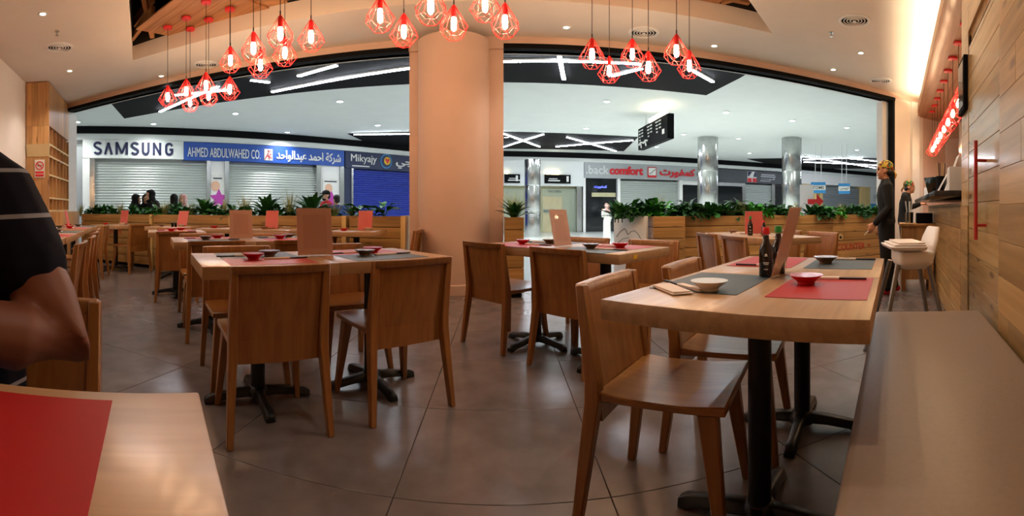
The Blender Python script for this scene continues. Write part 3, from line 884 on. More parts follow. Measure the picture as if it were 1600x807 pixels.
# added spots without fittings, to fill the room with light
for i, (s, t) in enumerate(((1.0, .2), (2.9, .35), (-1.5, 2.4), (-1.3, 4.0), (2.4, 1.05), (4.6, .5), (5.6, 1.2), (-1.2, 6.0))):
    room_spot(R(s, t))
for i, (px, y, sc) in enumerate(((93, 75, 1), (322, 102, 1), (1006, 52, 1), (1335, 33, 1), (1376, 127, 1))):
    p = ray(px, y, z=CEIL - .012)
    t = thing('air_vent', ('round ceiling air vent above the left wall', 'round ceiling air vent behind the left pendant group', 'round ceiling air vent behind the right pendant group',
                           'large round ceiling air vent near the kitchen cove', 'round ceiling air vent above the shopfront corner at right')[i], 'air vent', p, 0, 'ceiling air vents')
    MB().lathe([(.19, .012), (.185, .0), (.155, -.006), (.15, .012)], 32, ring=True).build('rim', M['white'], t, smooth=True)
    MB().lathe([(.15, .008), (.15, .012)], 32).build('throat', M['black'], t)
    for rr in (.12, .085, .05):
        MB().lathe([(rr + .006, .008), (rr + .006, -.002), (rr - .002, -.005), (rr - .004, .004)], 28, ring=True).build('ring', M['white'], t, smooth=True)
    MB().lathe([(.02, .0), (.02, -.014)], 14).build('hub', M['white'], t)
for px, y, lb in ((89, 55, 'ceiling sprinkler above the left wall'), (1299, 57, 'ceiling sprinkler near the kitchen cove vent')):
    t = thing('sprinkler', 'small metal ' + lb, 'sprinkler', ray(px, y, z=CEIL - .05), 0)
    MB().lathe([(.03, .05), (.03, .042), (.008, .04), (.008, .0)], 12).build('body', M['steel'], t, smooth=True)
    MB().lathe([(.022, -.004), (.022, .0)], 12).build('deflector', M['steel'], t)

# ---- pendants
def cage_mesh():
    mb = MB()
    n = 6
    up = [(.012 * math.cos(2 * PI * k / n), .012 * math.sin(2 * PI * k / n), .148) for k in range(n)]
    mid = [(.105 * math.cos(2 * PI * k / n), .105 * math.sin(2 * PI * k / n), .0) for k in range(n)]
    mid2 = [(.122 * math.cos(2 * PI * (k + .5) / n), .122 * math.sin(2 * PI * (k + .5) / n), -.035) for k in range(n)]
    low = [(.066 * math.cos(2 * PI * k / n), .066 * math.sin(2 * PI * k / n), -.112) for k in range(n)]
    q = .0022
    for k in range(n):
        j = (k + 1) % n
        for a, b in ((up[k], mid[k]), (up[k], mid2[k]), (mid[k], mid2[k]), (mid2[k], mid[j]), (mid2[k], low[k]), (mid2[k], low[j]), (low[k], low[j])):
            mb.tube([a, b], q, 5)
    return mb.mesh('wire_cage', M['red_metal'])
cage_me = cage_mesh()
bulb_small_me = MB().lathe([(.010, .05), (.014, .035), (.026, .005), (.027, -.012), (.018, -.034), (.004, -.042)], 14).mesh('bulb', M['bulb'], smooth=True)
bulb_me = MB().lathe([(.012, .062), (.018, .05), (.022, .02), (.022, -.03), (.015, -.048), (.004, -.056)], 14).mesh('bulb', M['bulb'], smooth=True)
socket_me = MB().lathe([(.006, .155), (.013, .148), (.02, .115), (.02, .055), (.012, .05)], 14).mesh('socket', M['red_metal'], smooth=True)
canopy_me = MB().lathe([(.06, .0), (.06, -.018), (.055, -.024), (.01, -.026)], 20).mesh('ceiling_rose', M['red_metal'], smooth=True)
rt = R(0, 0)
def pendant(p, ztop, label, group, scale=1.0, bulb=None):
    t = thing('pendant_lamp', label, 'pendant lamp', p, random.random(), group)
    link('wire_cage', cage_me, t).scale = (scale,) * 3
    link('socket', socket_me, t)
    link('bulb', bulb or bulb_me, t)
    MB().tube([(0, 0, .15), (0, 0, ztop - p.z)], .0035, 6).tube([(0, 0, .15), (0, 0, .19)], .006, 6).build('cord', M['cord'], t)
    link('ceiling_rose', canopy_me, t, (0, 0, ztop - p.z))
    return t
left_p = [(262, 152, 6.05), (291, 143, 5.75), (297, 160, 6.1), (322, 134, 5.3), (326, 150, 5.8), (360, 95, 4.95), (359, 140, 5.5), (396, 76, 4.25), (407, 102, 4.55), (438, 53, 3.9), (445, 83, 4.5), (486, 58, 4.1)]
mid_p = [(594, 25, 3.66), (631, 50, 3.94), (673, 10, 3.25), (709, 38, 3.75), (758, 8, 3.6), (789, 35, 3.72)]
right_p = [(925, 86, 4.26), (952, 111, 4.85), (988, 85, 4.6), (1013, 106, 4.35), (1057, 80, 4.25), (1077, 103, 4.66)]
for nm, lst in (('left', left_p), ('middle', mid_p), ('right', right_p)):
    for i, (px, y, r) in enumerate(lst):
        pendant(ray(px, y, r=r), 3.345, 'red wire cage pendant lamp, %s from the left in the %s group' % (ORD[i], nm), 'red pendants of the %s group' % nm)
for i in range(9):
    s = 4.58 + .52 * i
    p = R(s, -.69, 2.16 - .006 * i)
    pendant(p, 2.828, 'red wire cage pendant over the counter, %s from the picture frame' % ORD[i], 'red pendants in a row over the counter', 1.0, bulb_small_me)

# ================================================================== FURNITURE
# ---- chair: faces +x, origin on the floor under the seat centre
def make_chair():
    t = thing('dining_chair', '', 'chair')
    W = .22
    MB().loft([[(x, -W + .004, zb), (x, W - .004, zb), (x, W - .004, zt), (x, -W + .004, zt)] for x, zb, zt in
               ((-.2, .405, .437), (-.1, .408, .430), (.08, .410, .432), (.21, .412, .442))]).build('seat', M['chair_x'], t, bevel=.004, seg=1)
    rings = []
    for x, z, c in ((-.195, .335, .006), (-.2, .44, .008), (-.225, .60, .010), (-.247, .735, .012)):
        front, back = [], []
        for k in range(7):
            y = -W + .03 + (2 * W - .06) * k / 6
            dx = -c * (1 - (2 * k / 6 - 1) ** 2) * 1.2
            front.append((x + dx + .006, y, z))
            back.append((x + dx - .006, y, z))
        rings.append(front + back[::-1])
    MB().loft(rings).build('backrest', M['chair'], t, smooth=False)
    rings = []
    for k in range(9):
        y = -W + .006 + (2 * W - .012) * k / 8
        dx = -.016 * (1 - (2 * k / 8 - 1) ** 2)
        rings.append([(-.272 + dx, y, .735), (-.238 + dx, y, .733), (-.243 + dx, y, .768), (-.276 + dx, y, .77)])
    MB().loft(rings).build('top_rail', M['chair'], t, bevel=.003, seg=1)
    for sg in (-1, 1):
        MB().limb([(-.262, sg * (W + .006), 0, .016, .015), (-.212, sg * (W - .014), .40, .026, .02), (-.212, sg * (W - .014), .46, .026, .02), (-.256, sg * (W - .014), .768, .017, .016)]).build('leg', M['chair'], t, bevel=.004, seg=1)
        MB().limb([(.205, sg * (W - .005), 0, .015, .014), (.15, sg * (W - .045), .408, .03, .024)]).build('leg', M['chair'], t, bevel=.004, seg=1)
    return t
chair0 = make_chair()
chair_used = [False]
def chair(x, y, yaw, label, group):
    if not chair_used[0]:
        chair_used[0] = True
        chair0.location = (x, y, 0)
        chair0.rotation_euler.z = yaw
        chair0['label'] = label
        chair0['group'] = group
        return chair0
    return dup(chair0, (x, y, 0), yaw, label, group)
def chair_st(s, t, face, label, group, turn=0):
    p = R(s, t)
    return chair(p.x, p.y, A + {'+s': 0, '+t': PI / 2, '-s': PI, '-t': -PI / 2}[face] + turn, label, group)

# ---- table: origin on the floor under the centre
def make_table(lx, ly):
    t = thing('dining_table', '', 'table')
    MB().box(-lx / 2, lx / 2, -ly / 2, ly / 2, .69, .75).build('tabletop', M['table'], t, bevel=.004, seg=2)
    MB().lathe([(.038, .05), (.038, .68)], 20).build('post', M['metal_black'], t, smooth=True)
    MB().box(-.19, .19, -.03, .03, .678, .69).box(-.03, .03, -.19, .19, .678, .69).build('top_plate', M['metal_black'], t)
    MB().lathe([(.06, .03), (.06, .055), (.045, .075), (.038, .08)], 20).build('hub', M['metal_black'], t, smooth=True)
    foot = MB().limb([(0, 0, 0, .001, .001)] * 0 or [(0, 0, 0, .03, .03)] * 2) if False else None
    for k in range(4):
        c, s_ = math.cos(k * PI / 2), math.sin(k * PI / 2)
        m = Matrix(((c, -s_, 0, 0), (s_, c, 0, 0), (0, 0, 1, 0), (0, 0, 0, 1)))
        MB().loft([[(x, -h, z0), (x, h, z0), (x, h * .7, z1), (x, -h * .7, z1)] for x, h, z0, z1 in ((.03, .03, .03, .075), (.12, .028, .028, .066), (.22, .026, .014, .05), (.255, .026, .0, .046), (.285, .024, .0, .03))], True, m).build('foot', M['metal_black'], t, bevel=.004, seg=1)
    return t
tproto = {}
def table(x, y, yaw, label, lx=.69, ly=.69, group='pedestal dining tables'):
    k = (lx, ly)
    if k not in tproto:
        tproto[k] = make_table(lx, ly)
        o = tproto[k]
        o.location = (x, y, 0)
        o.rotation_euler.z = yaw
        o['label'] = label
        o['group'] = group
        return o
    return dup(tproto[k], (x, y, 0), yaw, label, group)

# ---- table settings
dish_me = {}
def dish_parts(kind):
    if kind not in dish_me:
        out = MB().lathe([(.028, 0), (.03, .004), (.03, .008), (.058, .030), (.060, .032), (.0585, .032)], 24).mesh('bowl', M[kind], smooth=True)
        inn = MB().lathe([(.0584, .0318), (.056, .0305), (.03, .011), (.002, .010)], 24).mesh('glazed_inside', M['ceramic'], smooth=True)
        dish_me[kind] = (out, inn)
    return dish_me[kind]
ZT = .7505
def dish(p, kind, label):
    a, b = dish_parts(kind)
    o = link('soy_dish', a, None, (p[0], p[1], ZT + .0012), random.random())
    tag(o, label, 'dish', 'soy dishes on the tables')
    link('glazed_inside', b, o)
stick_me = MB().limb([(0, -.0035, .0, .1, .003), (0, -.0035, .006, .1, .003)]).limb([(0, .0045, .0, .1, .003), (0, .0045, .006, .1, .003)]).mesh('sticks', M['stick'])
sleeve_me = MB().box(-.135, .0, -.013, .013, -.001, .0075).mesh('paper_sleeve', M['paper'], .001, seg=1)
def chopsticks(p, yaw, label):
    t = thing('chopsticks', label, 'chopsticks', (p[0], p[1], ZT + .0022), yaw, 'wrapped chopsticks on the tables')
    link('sticks', stick_me, t)
    link('paper_sleeve', sleeve_me, t)
napkin_me = MB().loft([[(-.09, -.035, z), (.09, -.04, z), (.085, .03, z), (-.085, .034, z)] for z in (0, .004)]).loft([[(-.08, -.03, z), (.088, -.034, z + .001), (.08, .03, z), (-.08, .03, z + .001)] for z in (.004, .008)]).mesh('napkin', M['paper'], .001, seg=1)
def setting(c, yaw, side, color, where, full=True, far=False):
    """One place: mat, dish, wrapped chopsticks, napkin. The diner sits at local -y; c is the table centre, side = +1 or -1 turns it."""
    cy, sy = math.cos(yaw + (PI if side > 0 else 0)), math.sin(yaw + (PI if side > 0 else 0))
    def P(x, y):
        return (c[0] + x * cy - y * sy, c[1] + x * sy + y * cy)
    yy = yaw + (PI if side > 0 else 0)
    wn = 'red' if color == 'mat_red' else 'slate'
    if color:
        q = P(0, -.17)
        o = MB().box(-.215, .215, -.15, .15, 0, .0012).build('placemat', M[color], None, (q[0], q[1], ZT), yy)
        tag(o, '%s paper placemat on %s' % ('red' if wn == 'red' else 'slate grey', where), 'placemat', '%s placemats' % wn)
    if not full:
        return o
    q = P(-.06, -.085)
    dish(q, 'red_glaze' if (color == 'mat_red') else 'brown_glaze', '%s soy dish on %s' % ('red white-lined' if color == 'mat_red' else 'brown white-lined', where))
    q = P(.13, -.1)
    chopsticks(q, yy + .06, 'dark chopsticks in paper on %s' % where)
def napkin(p, yaw, label):
    tag(link('napkin', napkin_me, None, (p[0], p[1], ZT + .0022), yaw), label, 'napkin')
def menu(p, yaw, label, mat, lean=.24, wd=.20, ht_=.265, z=ZT):
    """Slanted card in a clear L-shaped holder; faces -y, leans back to +y."""
    t = thing('menu_stand', label, 'menu', (p[0], p[1], z), yaw, 'menu cards in clear stands')
    m = Matrix.Rotation(-lean, 4, 'X')
    MB().box(-wd / 2, wd / 2, -.0012, .0012, .006, ht_, m).build('card', M[mat], t)
    if mat == 'menu_pink_glare':
        MB().box(-wd * .34, wd * .34, -.0018, -.0012, .04, ht_ - .035, m).build('printed_area', M['menu_inner'], t)
    MB().box(-wd / 2 - .003, wd / 2 + .003, -.0042, -.0022, .0, ht_ + .004, m).build('front_sheet', M['acrylic'], t)
    MB().box(-wd / 2 - .003, wd / 2 + .003, .0022, .0042, .0, ht_ + .004, m).build('back_sheet', M['acrylic'], t)
    MB().box(-wd / 2 - .003, wd / 2 + .003, -.0, .085, .0, .003).build('base_sheet', M['acrylic'], t)
    return t
def bottle(p, capmat, label, h=.19, z=ZT):
    t = thing('sauce_bottle', label, 'bottle', (p[0], p[1], z), 0, 'soy sauce bottles')
    k = h / .19
    MB().lathe([(.024, 0), (.027, .006), (.027, .095), (.024, .115), (.013, .135), (.011, .16)], 20, Matrix.Scale(k, 4)).build('bottle_body', M['soy'], t, smooth=True)
    MB().lathe([(.0118, .138), (.0105, .165)], 16, Matrix.Scale(k, 4)).build('neck_band', M['paper'], t, smooth=True)
    MB().lathe([(.0145, .163), (.0145, .186), (.012, .19)], 16, Matrix.Scale(k, 4)).build('cap', M[capmat], t, smooth=True)
    th = math.atan2(p[0], p[1])
    lb = thing('front_label', None, None, (0, 0, 0), -th)
    bpy.data.objects.remove(lb)
    mb = MB()
    for zz, ww in ((.080, .006), (.055, .011), (.049, .009), (.030, .008)):
        mb.box(-ww, ww, -.0285, -.026, zz * k, (zz + .0025) * k)
    mb.lathe([(.005, -.0285), (.005, -.026)], 12, Matrix.Translation((0, 0, .086 * k)) @ Matrix.Rotation(PI / 2, 4, 'X') @ Matrix.Translation((0, 0, .0545)))
    tag(mb.build('label_print', M['print_white'], t, (0, 0, 0), -th), kind='stuff')

# ---- bench
bn = thing('bench', 'long upholstered taupe bench along the pine wall', 'bench', R(0, 0), A)
MB().box(-1.6, 2.60, -.475, .115, .36, .45).build('seat_cushion', M['bench'], bn, bevel=.025, seg=3)
MB().box(-1.58, 2.58, -.46, .10, .04, .36).build('bench_body', M['bench'], bn, bevel=.008, seg=2)
MB().box(-1.55, 2.56, -.44, .05, .0, .04).build('plinth', M['black'], bn)

# ---- right double table by the bench
W1, W2 = 'the front table by the grey bench', 'the second table by the grey bench'
cR1, cR2 = R(1.4525, .428), R(2.148, .428)
table(cR1.x, cR1.y, A, 'pale oak pedestal table nearest the grey bench front, with slanted menu', .69, .74)
table(cR2.x, cR2.y, A, 'pale oak pedestal table behind the front one along the grey bench', .69, .74)
chair_st(1.44, .715, '-t', 'oak chair in front right, pushed under the front bench table', 'chairs at the bench tables', .16)
chair_st(1.985, .69, '-t', 'oak chair behind the front right one, at the second bench table', 'chairs at the bench tables', .1)
o_mat = setting(R(1.555, .40), A, -1, 'mat_red', W1 + ', bench side', False)
setting(R(1.555, .448), A, 1, 'mat_slate', W1 + ', chair side', False)
o = MB().box(-.035, .035, -.022, .022, 0, .0004).build('printed_corner', M['cyan_blue'], o_mat)
o.location = (.165, .11, .0013)
dish(R(1.60, .305), 'red_glaze', 'red soy dish with white inside on the red mat of the front bench table')
dish(R(1.385, .575), 'ceramic', 'white-lined soy dish on the slate mat of the front bench table')
chopsticks(R(1.725, .205), A + PI / 2 + PI, 'dark chopsticks in white paper on the red mat of the front bench table')
napkin(R(1.335, .685), A + .9, 'folded pale napkin with cutlery on the slate mat of the front bench table')
chopsticks(R(1.43, .70), A + 1.0, 'chopsticks lying across the slate mat of the front bench table')
setting(R(2.24, .42), A, -1, 'mat_slate', W2 + ', bench side', False)
setting(R(2.24, .436), A, 1, 'mat_red', W2 + ', chair side', False)
dish(R(2.23, .33), 'brown_glaze', 'brown soy dish on the slate mat of the second bench table')
chopsticks(R(2.40, .2), A + PI / 2 + PI, 'chopsticks in white paper on the slate mat of the second bench table')
chopsticks(R(2.06, .62), A + PI / 2, 'chopsticks in white paper on the red mat of the second bench table')
bottle(R(1.744, .489), 'cap_red', 'dark soy bottle with red cap beside the slanted menu on the bench table')
bottle(R(1.845, .466), 'cap_green', 'dark soy bottle with green cap behind the red-capped one', .192)
menu(R(1.79, .455), A + PI, 'salmon menu card in clear stand leaning beside the soy bottles', 'menu_pink_glare', .27, .2, .275)

# ---- near table, lower left, and the man's chair
cN = R(-.28, .325)
table(cN.x, cN.y, A, 'pale oak table in the lower left corner with a red placemat', .69, .69)
o = MB().box(-.215, .215, -.15, .15, 0, .0012).build('placemat', M['mat_red'], None, tuple(R(-.27, .485, ZT)), A)
tag(o, 'large red paper placemat on the near table in the lower left corner', 'placemat', 'red placemats')
chair_st(-.36, .985, '-t', "oak chair behind the man's elbow at lower left", 'chairs by the man')

# ---- centre-left double table
cA, cB = R(.55, 2.44), R(1.21, 2.44)
WA, WB = 'the left half of the centre-left double table', 'the right half of the centre-left double table'
table(cA.x, cA.y, A, 'oak table with the upright salmon menu, left half of the centre-left pair', .66, .66)
table(cB.x, cB.y, A, 'oak table, right half of the centre-left pair before the column', .66, .66)
G2 = 'chairs at the centre-left double table'
chair_st(.545, 2.215, '+t', 'oak chair seen from behind, left of the two nearest centre-left chairs', G2)
chair_st(1.205, 2.215, '+t', 'oak chair seen from behind, right of the two nearest centre-left chairs', G2)
chair_st(.54, 2.77, '-t', 'oak chair facing us across the left half of the centre-left table', G2)
chair_st(1.2, 2.77, '-t', 'oak chair facing us across the right half of the centre-left table', G2)
setting(R(.57, 2.46), A, -1, 'mat_red', WA + ', near side')
setting(R(.57, 2.425), A, 1, 'mat_slate', WA + ', far side')
setting(R(1.2, 2.46), A, -1, 'mat_slate', WB + ', near side')
setting(R(1.2, 2.425), A, 1, 'mat_red', WB + ', far side')
menu(R(.885, 2.47), A, 'large salmon menu card standing on the centre-left double table', 'menu_pink_glare', .12, .205, .265)

# ---- third row back, left of centre
c1, c2 = R(.49, 4.03), R(1.15, 4.03)
table(c1.x, c1.y, A, 'oak table behind the centre-left pair, its left half', .66, .66)
table(c2.x, c2.y, A, 'oak table behind the centre-left pair, its right half', .66, .66)
G4 = 'chairs at the second row double table'
chair_st(.48, 3.80, '+t', 'oak chair seen from behind at the left half of the second row table', G4)
chair_st(1.15, 3.80, '+t', 'oak chair seen from behind at the right half of the second row table', G4)
chair_st(.48, 4.36, '-t', 'oak chair on the far side of the second row table, left', G4)
chair_st(1.15, 4.36, '-t', 'oak chair on the far side of the second row table, right', G4)
V1, V2 = 'the left half of the second row double table', 'the right half of the second row double table'
setting(R(.5, 4.05), A, -1, 'mat_slate', V1 + ', near side')
setting(R(.5, 4.01), A, 1, 'mat_red', V1 + ', far side')
setting(R(1.15, 4.05), A, -1, 'mat_red', V2 + ', near side')
setting(R(1.15, 4.01), A, 1, 'mat_slate', V2 + ', far side')
menu(R(.76, 4.03), A, 'salmon menu card standing on the second row double table', 'menu_pink_glare', .1, .2, .25)

# ---- fourth row
c3 = R(.27, 5.60)
table(c3.x, c3.y, A, 'oak table in the third row, before the planter end post', .66, .66)
G5 = 'chairs at the third row table'
chair_st(.25, 5.36, '+t', 'oak chair seen from behind at the third row table', G5)
chair_st(.27, 5.93, '-t', 'oak chair facing us at the third row table', G5)
setting(R(.27, 5.6), A, -1, 'mat_red', 'the third row table, near side')
setting(R(.27, 5.6), A, 1, 'mat_red', 'the third row table, far side')

# ---- tables along the planters, square to the shopfront
ptab = [(-5.72, 5.38, 'oak table at the leftmost planter with a red menu', 'red menu card standing on the table at the leftmost planter', -5.62),
        (-4.52, 5.42, 'oak table at the second planter with a red menu and shakers', 'red menu card leaning on the table at the second planter', -4.42),
        (-3.55, 5.40, 'oak table at the second planter, right of the red-menu table', None, 0),
        (-2.80, 5.44, 'oak table at the third planter behind the second row menu', 'red menu card half hidden behind the salmon menu of the second row', -2.92),
        (-1.72, 5.44, 'small oak table at the rightmost left-side planter beside the column', 'red menu card on the small table beside the column', -1.64)]
for i, (x, y, lb, ml, mx_) in enumerate(ptab):
    table(x, y, 0, lb, .6, .6)
    dish((x - .12, y - .12), 'brown_glaze' if i % 2 else 'red_glaze', 'small soy dish on the ' + lb.split(' with ')[0].replace('small oak ', '').replace('oak ', ''))
    dish((x + .14, y + .02), 'ceramic', 'small white dish on the ' + lb.split(' with ')[0].replace('small oak ', '').replace('oak ', ''))
    if ml:
        menu((mx_, y + .08), -.05 + .1 * (i % 2), ml, 'menu_red', .16 if i != 1 else .3, .18, .24)
for dx, lb in ((-.03, 'left'), (.03, 'right')):
    t = thing('shaker', 'small black shaker before the leaning red menu, %s of the pair' % lb, 'shaker', (-4.38 + dx, 5.28, ZT), 0)
    MB().lathe([(.018, 0), (.02, .01), (.016, .05), (.012, .062)], 12).build('shaker_body', M['black'], t, smooth=True)
    MB().lathe([(.013, .06), (.013, .075), (.008, .08)], 12).build('lid', M['steel'], t, smooth=True)
GP = 'chairs at the planter tables'
chair(-5.42, 5.42, PI - .1, 'pale oak chair right of the leftmost planter table', GP)
chair(-3.98, 5.5, PI, 'pale oak chair between the second planter tables', GP)
chair(-3.16, 5.48, 0 + PI, 'oak chair between the second and third planter tables', GP)
chair(-2.32, 5.48, PI, 'oak chair right of the third planter table', GP)
chair(-1.22, 5.42, PI, 'oak chair seen edge-on right of the small table by the column', GP)

# ---- dark row along the left wall
GL = 'chairs of the left row seen edge-on'
for i, (s, t, a) in enumerate(((-.78, 3.42, 0), (-.80, 4.15, .05), (-.87, 4.95, 0), (-.93, 5.65, .04), (-.96, 7.0, -.1))):
    chair_st(s, t, '-s', 'reddish oak chair of the left row, %s from the front' % ORD[i], GL, a)
for i, (s, t) in enumerate(((-1.12, 3.85), (-1.12, 4.55), (-1.15, 5.05 + .2), (-1.2, 6.3), (-1.2, 7.0))):
    p = R(s, t)
    table(p.x, p.y, A, 'oak table along the left wall, %s of the row from the front' % ORD[i], .66, .66)
    setting(p, A + PI / 2, 1, 'mat_red' if i % 2 == 0 else 'mat_slate', 'the %s table along the left wall, wall side' % ORD[i], i > 1)
    setting(p, A + PI / 2, -1, 'mat_slate' if i % 2 == 0 else 'mat_red', 'the %s table along the left wall, aisle side' % ORD[i], i > 1)
menu(R(-1.2, 6.66), A + PI / 2, 'red menu card seen edge-on on the left wall tables', 'menu_red', .2, .18, .24)

# ---- double table right of the column
c5, c6 = R(2.56, 1.80), R(2.56, 2.43)
table(c5.x, c5.y, A + PI / 2, 'oak table right of the column, right half of the pair, yellow stickers', .63, .63)
table(c6.x, c6.y, A + PI / 2, 'oak table right of the column, left half of the pair', .63, .63)
G3 = 'chairs at the table right of the column'
chair_st(2.46, 2.63, '+s', 'oak chair beside the column, left of the two seen from behind', G3)
chair_st(2.455, 1.92, '+s', 'oak chair seen from behind, right of the one beside the column', G3)
chair_st(2.95, 1.80, '-s', 'oak chair across the table right of the column, right one', G3)
chair_st(2.95, 2.44, '-s', 'oak chair across the table right of the column, left one', G3)
X1, X2 = 'the right table right of the column', 'the left table right of the column'
setting(c5, A + PI / 2, 1, 'mat_slate', X1 + ', near side')
setting(c5, A + PI / 2, -1, 'mat_red', X1 + ', far side')
setting(c6, A + PI / 2, 1, 'mat_red', X2 + ', near side')
setting(c6, A + PI / 2, -1, 'mat_slate', X2 + ', far side')
menu(R(2.50, 2.115), .78, 'salmon menu card leaning on the table right of the column', 'menu_pink_glare', .2, .19, .26)
for k, (s, t, sd) in enumerate(((2.244, 2.60, 0), (2.244, 1.90, 0), (2.42, 1.484, 1))):
    o = MB().box(-.022, .022, -.0015, .0015, -.012, .012).build('sticker', M['sticker'], None, R(s, t, .722), A + (PI / 2 if sd == 0 else 0))
    tag(o, 'small yellow sticker on the table edge, %s from the left' % ORD[k], 'sticker', 'yellow table stickers')

# ---- tables before the right planter
GM = 'chairs at the table before the right planter'
table(2.48, 3.77, 0, 'oak table before the right planter, near half', .6, .64)
table(2.48, 4.42, 0, 'oak table before the right planter, far half with red menu', .6, .64)
chair(2.24, 4.28, 0, 'oak chair seen from behind before the right planter, farther one', GM)
chair(2.25, 3.72, 0, 'oak chair seen from behind before the right planter, nearer one', GM)
chair(2.86, 3.82, PI + .12, 'pale oak chair facing left before the COUNTER lettering', GM)
chair(2.86, 4.45, PI, 'oak chair hidden behind the tall slanted menu stand', GM)
setting((2.48, 3.77), PI / 2, 1, None, 'the near table before the right planter')
setting((2.48, 4.42), PI / 2, 1, None, 'the far table before the right planter')
menu((2.46, 4.15), -.5, 'red menu card on the table before the right planter', 'menu_red', .2, .18, .24)
bottle((2.33, 4.0), 'cap_green', 'small dark bottle with green cap left of the red menu', .19)
bottle((2.46, 3.96), 'cap_red', 'small dark bottle in front of the red menu', .15)

# ---- planters of pine boards
BH = .145
def planter(name, x0, x1, y0, y1, label, h=6, mat='pine', post_r=False, post_l=False, end=None, print_=None):
    t = thing('planter', label, 'planter', ((x0 + x1) / 2, (y0 + y1) / 2, 0), 0, 'pine board planters')
    hx, hy = (x1 - x0) / 2, (y1 - y0) / 2
    n = max(1, round((x1 - x0) / 1.25))
    for r in range(h):
        zz = .05 + r * BH
        for k in range(n):
            a, b = -hx + k * 2 * hx / n, -hx + (k + 1) * 2 * hx / n
            MB().box(a + .002, b - .002, -hy, -hy + .022, zz + .004, zz + BH - .004).build('board', M[mat], t, bevel=.003, seg=1)
        for sx in (-1, 1):
            MB().box(sx * hx - .011 * (1 + sx), sx * hx + .011 * (1 - sx), -hy + .024, hy, zz + .004, zz + BH - .004).build('board', M[mat], t)
    MB().box(-hx + .025, hx - .025, -hy + .025, hy - .01, .02, .05 + h * BH - .06).build('liner', M['black'], t)
    MB().box(-hx + .025, hx - .025, -hy + .025, hy - .01, .05 + h * BH - .06, .05 + h * BH - .04).build('soil', M['soil'], t)
    MB().box(-hx + .03, hx - .03, -hy + .03, hy - .03, 0, .05).build('plinth', M['black'], t)
    if post_r:
        MB().box(hx, hx + .06, -hy - .01, hy, .0, .05 + h * BH).build('pale_post', M['pale_wood'], t)
    return t
PY = 5.93
p1 = planter('planter', -7.30, -5.46, PY, PY + .45, 'pine board planter farthest left, with faint red stencil lettering', post_r=True)
p2 = planter('planter', -5.38, -3.86, PY, PY + .45, 'pine board planter second from the left, under the SAMSUNG sign', post_r=True)
p3 = planter('planter', -3.78, -2.08, PY, PY + .45, 'pine board planter third from the left, behind the menus', post_r=True)
p4 = planter('planter', -1.98, -1.28, PY, PY + .45, 'short pine board planter in front of the blue shutter', post_r=True)
p5 = planter('planter', .04, .26, 5.36, 6.5, 'narrow pine board planter standing by the column')
p6 = planter('planter', 1.92, 2.36, 5.74, 6.2, 'short pine planter block beside the white panel')
p7 = planter('planter', 2.38, 6.30, 5.90, 6.35, 'long pine board planter at right with COUNTER lettering')
# faded stencil lettering
text('lettering', 'SUSHI', M['print_faded'], -.62, -.36, .55, .66, -.225, p1, .002, .0)
text('lettering', 'COUNTER', M['print_red'], -.32, .24, .55, .66, -.225, p1, .002, .0)
hx7 = 4.34
text('lettering', 'SUSHI', M['print_faded'], .39, .71, .32, .43, -.225, p7, .002, .0)
text('lettering', 'COUNTER', M['print_red'], .74, 1.38, .32, .43, -.225, p7, .002, .02)
MB().lathe([(.022, 0), (.022, .003)], 12, Matrix.Translation((1.48, -.225, .375)) @ rot90).build('dot', M['print_red'], p7)
MB().lathe([(.055, 0), (.055, .002)], 16, Matrix.Translation((.82, -.225, .55)) @ rot90).build('round_mark', M['gold_band'], p7)
MB().lathe([(.026, 0), (.026, .004)], 12, Matrix.Translation((.82, -.225, .54)) @ rot90).build('round_mark_centre', M['stick'], p7)
text('lettering', 'SU', M['print_faded'], -1.55, -1.4, .3, .42, -.225, p7, .002, .0)
# white printed panel on the planter end
t = thing('printed_panel', 'white panel with a faint grey mountain drawing on the planter end', 'panel', (1.87, 5.82, 0), math.atan2(6.55 - 5.82, 1.62 - 1.87) + PI)
wdt = math.hypot(.73, .25)
MB().box(-wdt, 0, -.03, .0, .0, .92).build('sheet', M['white'], t)
mb = MB()
for a, b, z0, z1 in ((-.7, -.5, .62, .74), (-.5, -.42, .74, .66), (-.42, -.25, .66, .72), (-.25, -.1, .72, .60), (-.66, -.4, .54, .62), (-.36, -.12, .58, .52)):
    mb.tube([(a, -.031, z0), ((a + b) / 2, -.031, (z0 + z1) / 2 + .02), (b, -.031, z1)], .008, 5)
for i in range(7):
    mb.box(-.66 + i * .08, -.62 + i * .08, -.032, -.03, .44 - .006 * i, .47 - .006 * i)
tag(mb.build('drawing', M['sign_grey'], t), kind='stuff')

# ---- plants
def leaf_mesh(kind):
    mb = MB()
    if kind == 'lance':
        pr = [(0, .006, 0), (.05, .016, .012), (.12, .034, .014), (.19, .036, .0), (.24, .02, -.02), (.28, .003, -.045)]
    elif kind == 'broad':
        pr = [(0, .004, 0), (.05, .008, .012), (.09, .05, .014), (.14, .062, .004), (.19, .045, -.02), (.25, .003, -.06)]
    else:
        pr = [(0, .003, 0), (.02, .016, .004), (.05, .022, .002), (.08, .002, -.012)]
    v, f = [], []
    for x, hw, z in pr:
        v += [(x, -hw, z + hw * .35), (x, 0, z), (x, hw, z + hw * .35)]
    for i in range(len(pr) - 1):
        a = i * 3
        f += [(a, a + 1, a + 4, a + 3), (a + 1, a + 2, a + 5, a + 4)]
    mb.add(v, f)
    return mb
LEAF = {}
for k in ('lance', 'broad'):
    for m in ('leaf', 'leaf_mid', 'leaf_bright'):
        LEAF[k, m] = leaf_mesh(k).mesh('leaf', M[m], smooth=True)
PZ = .05 + 6 * BH - .05
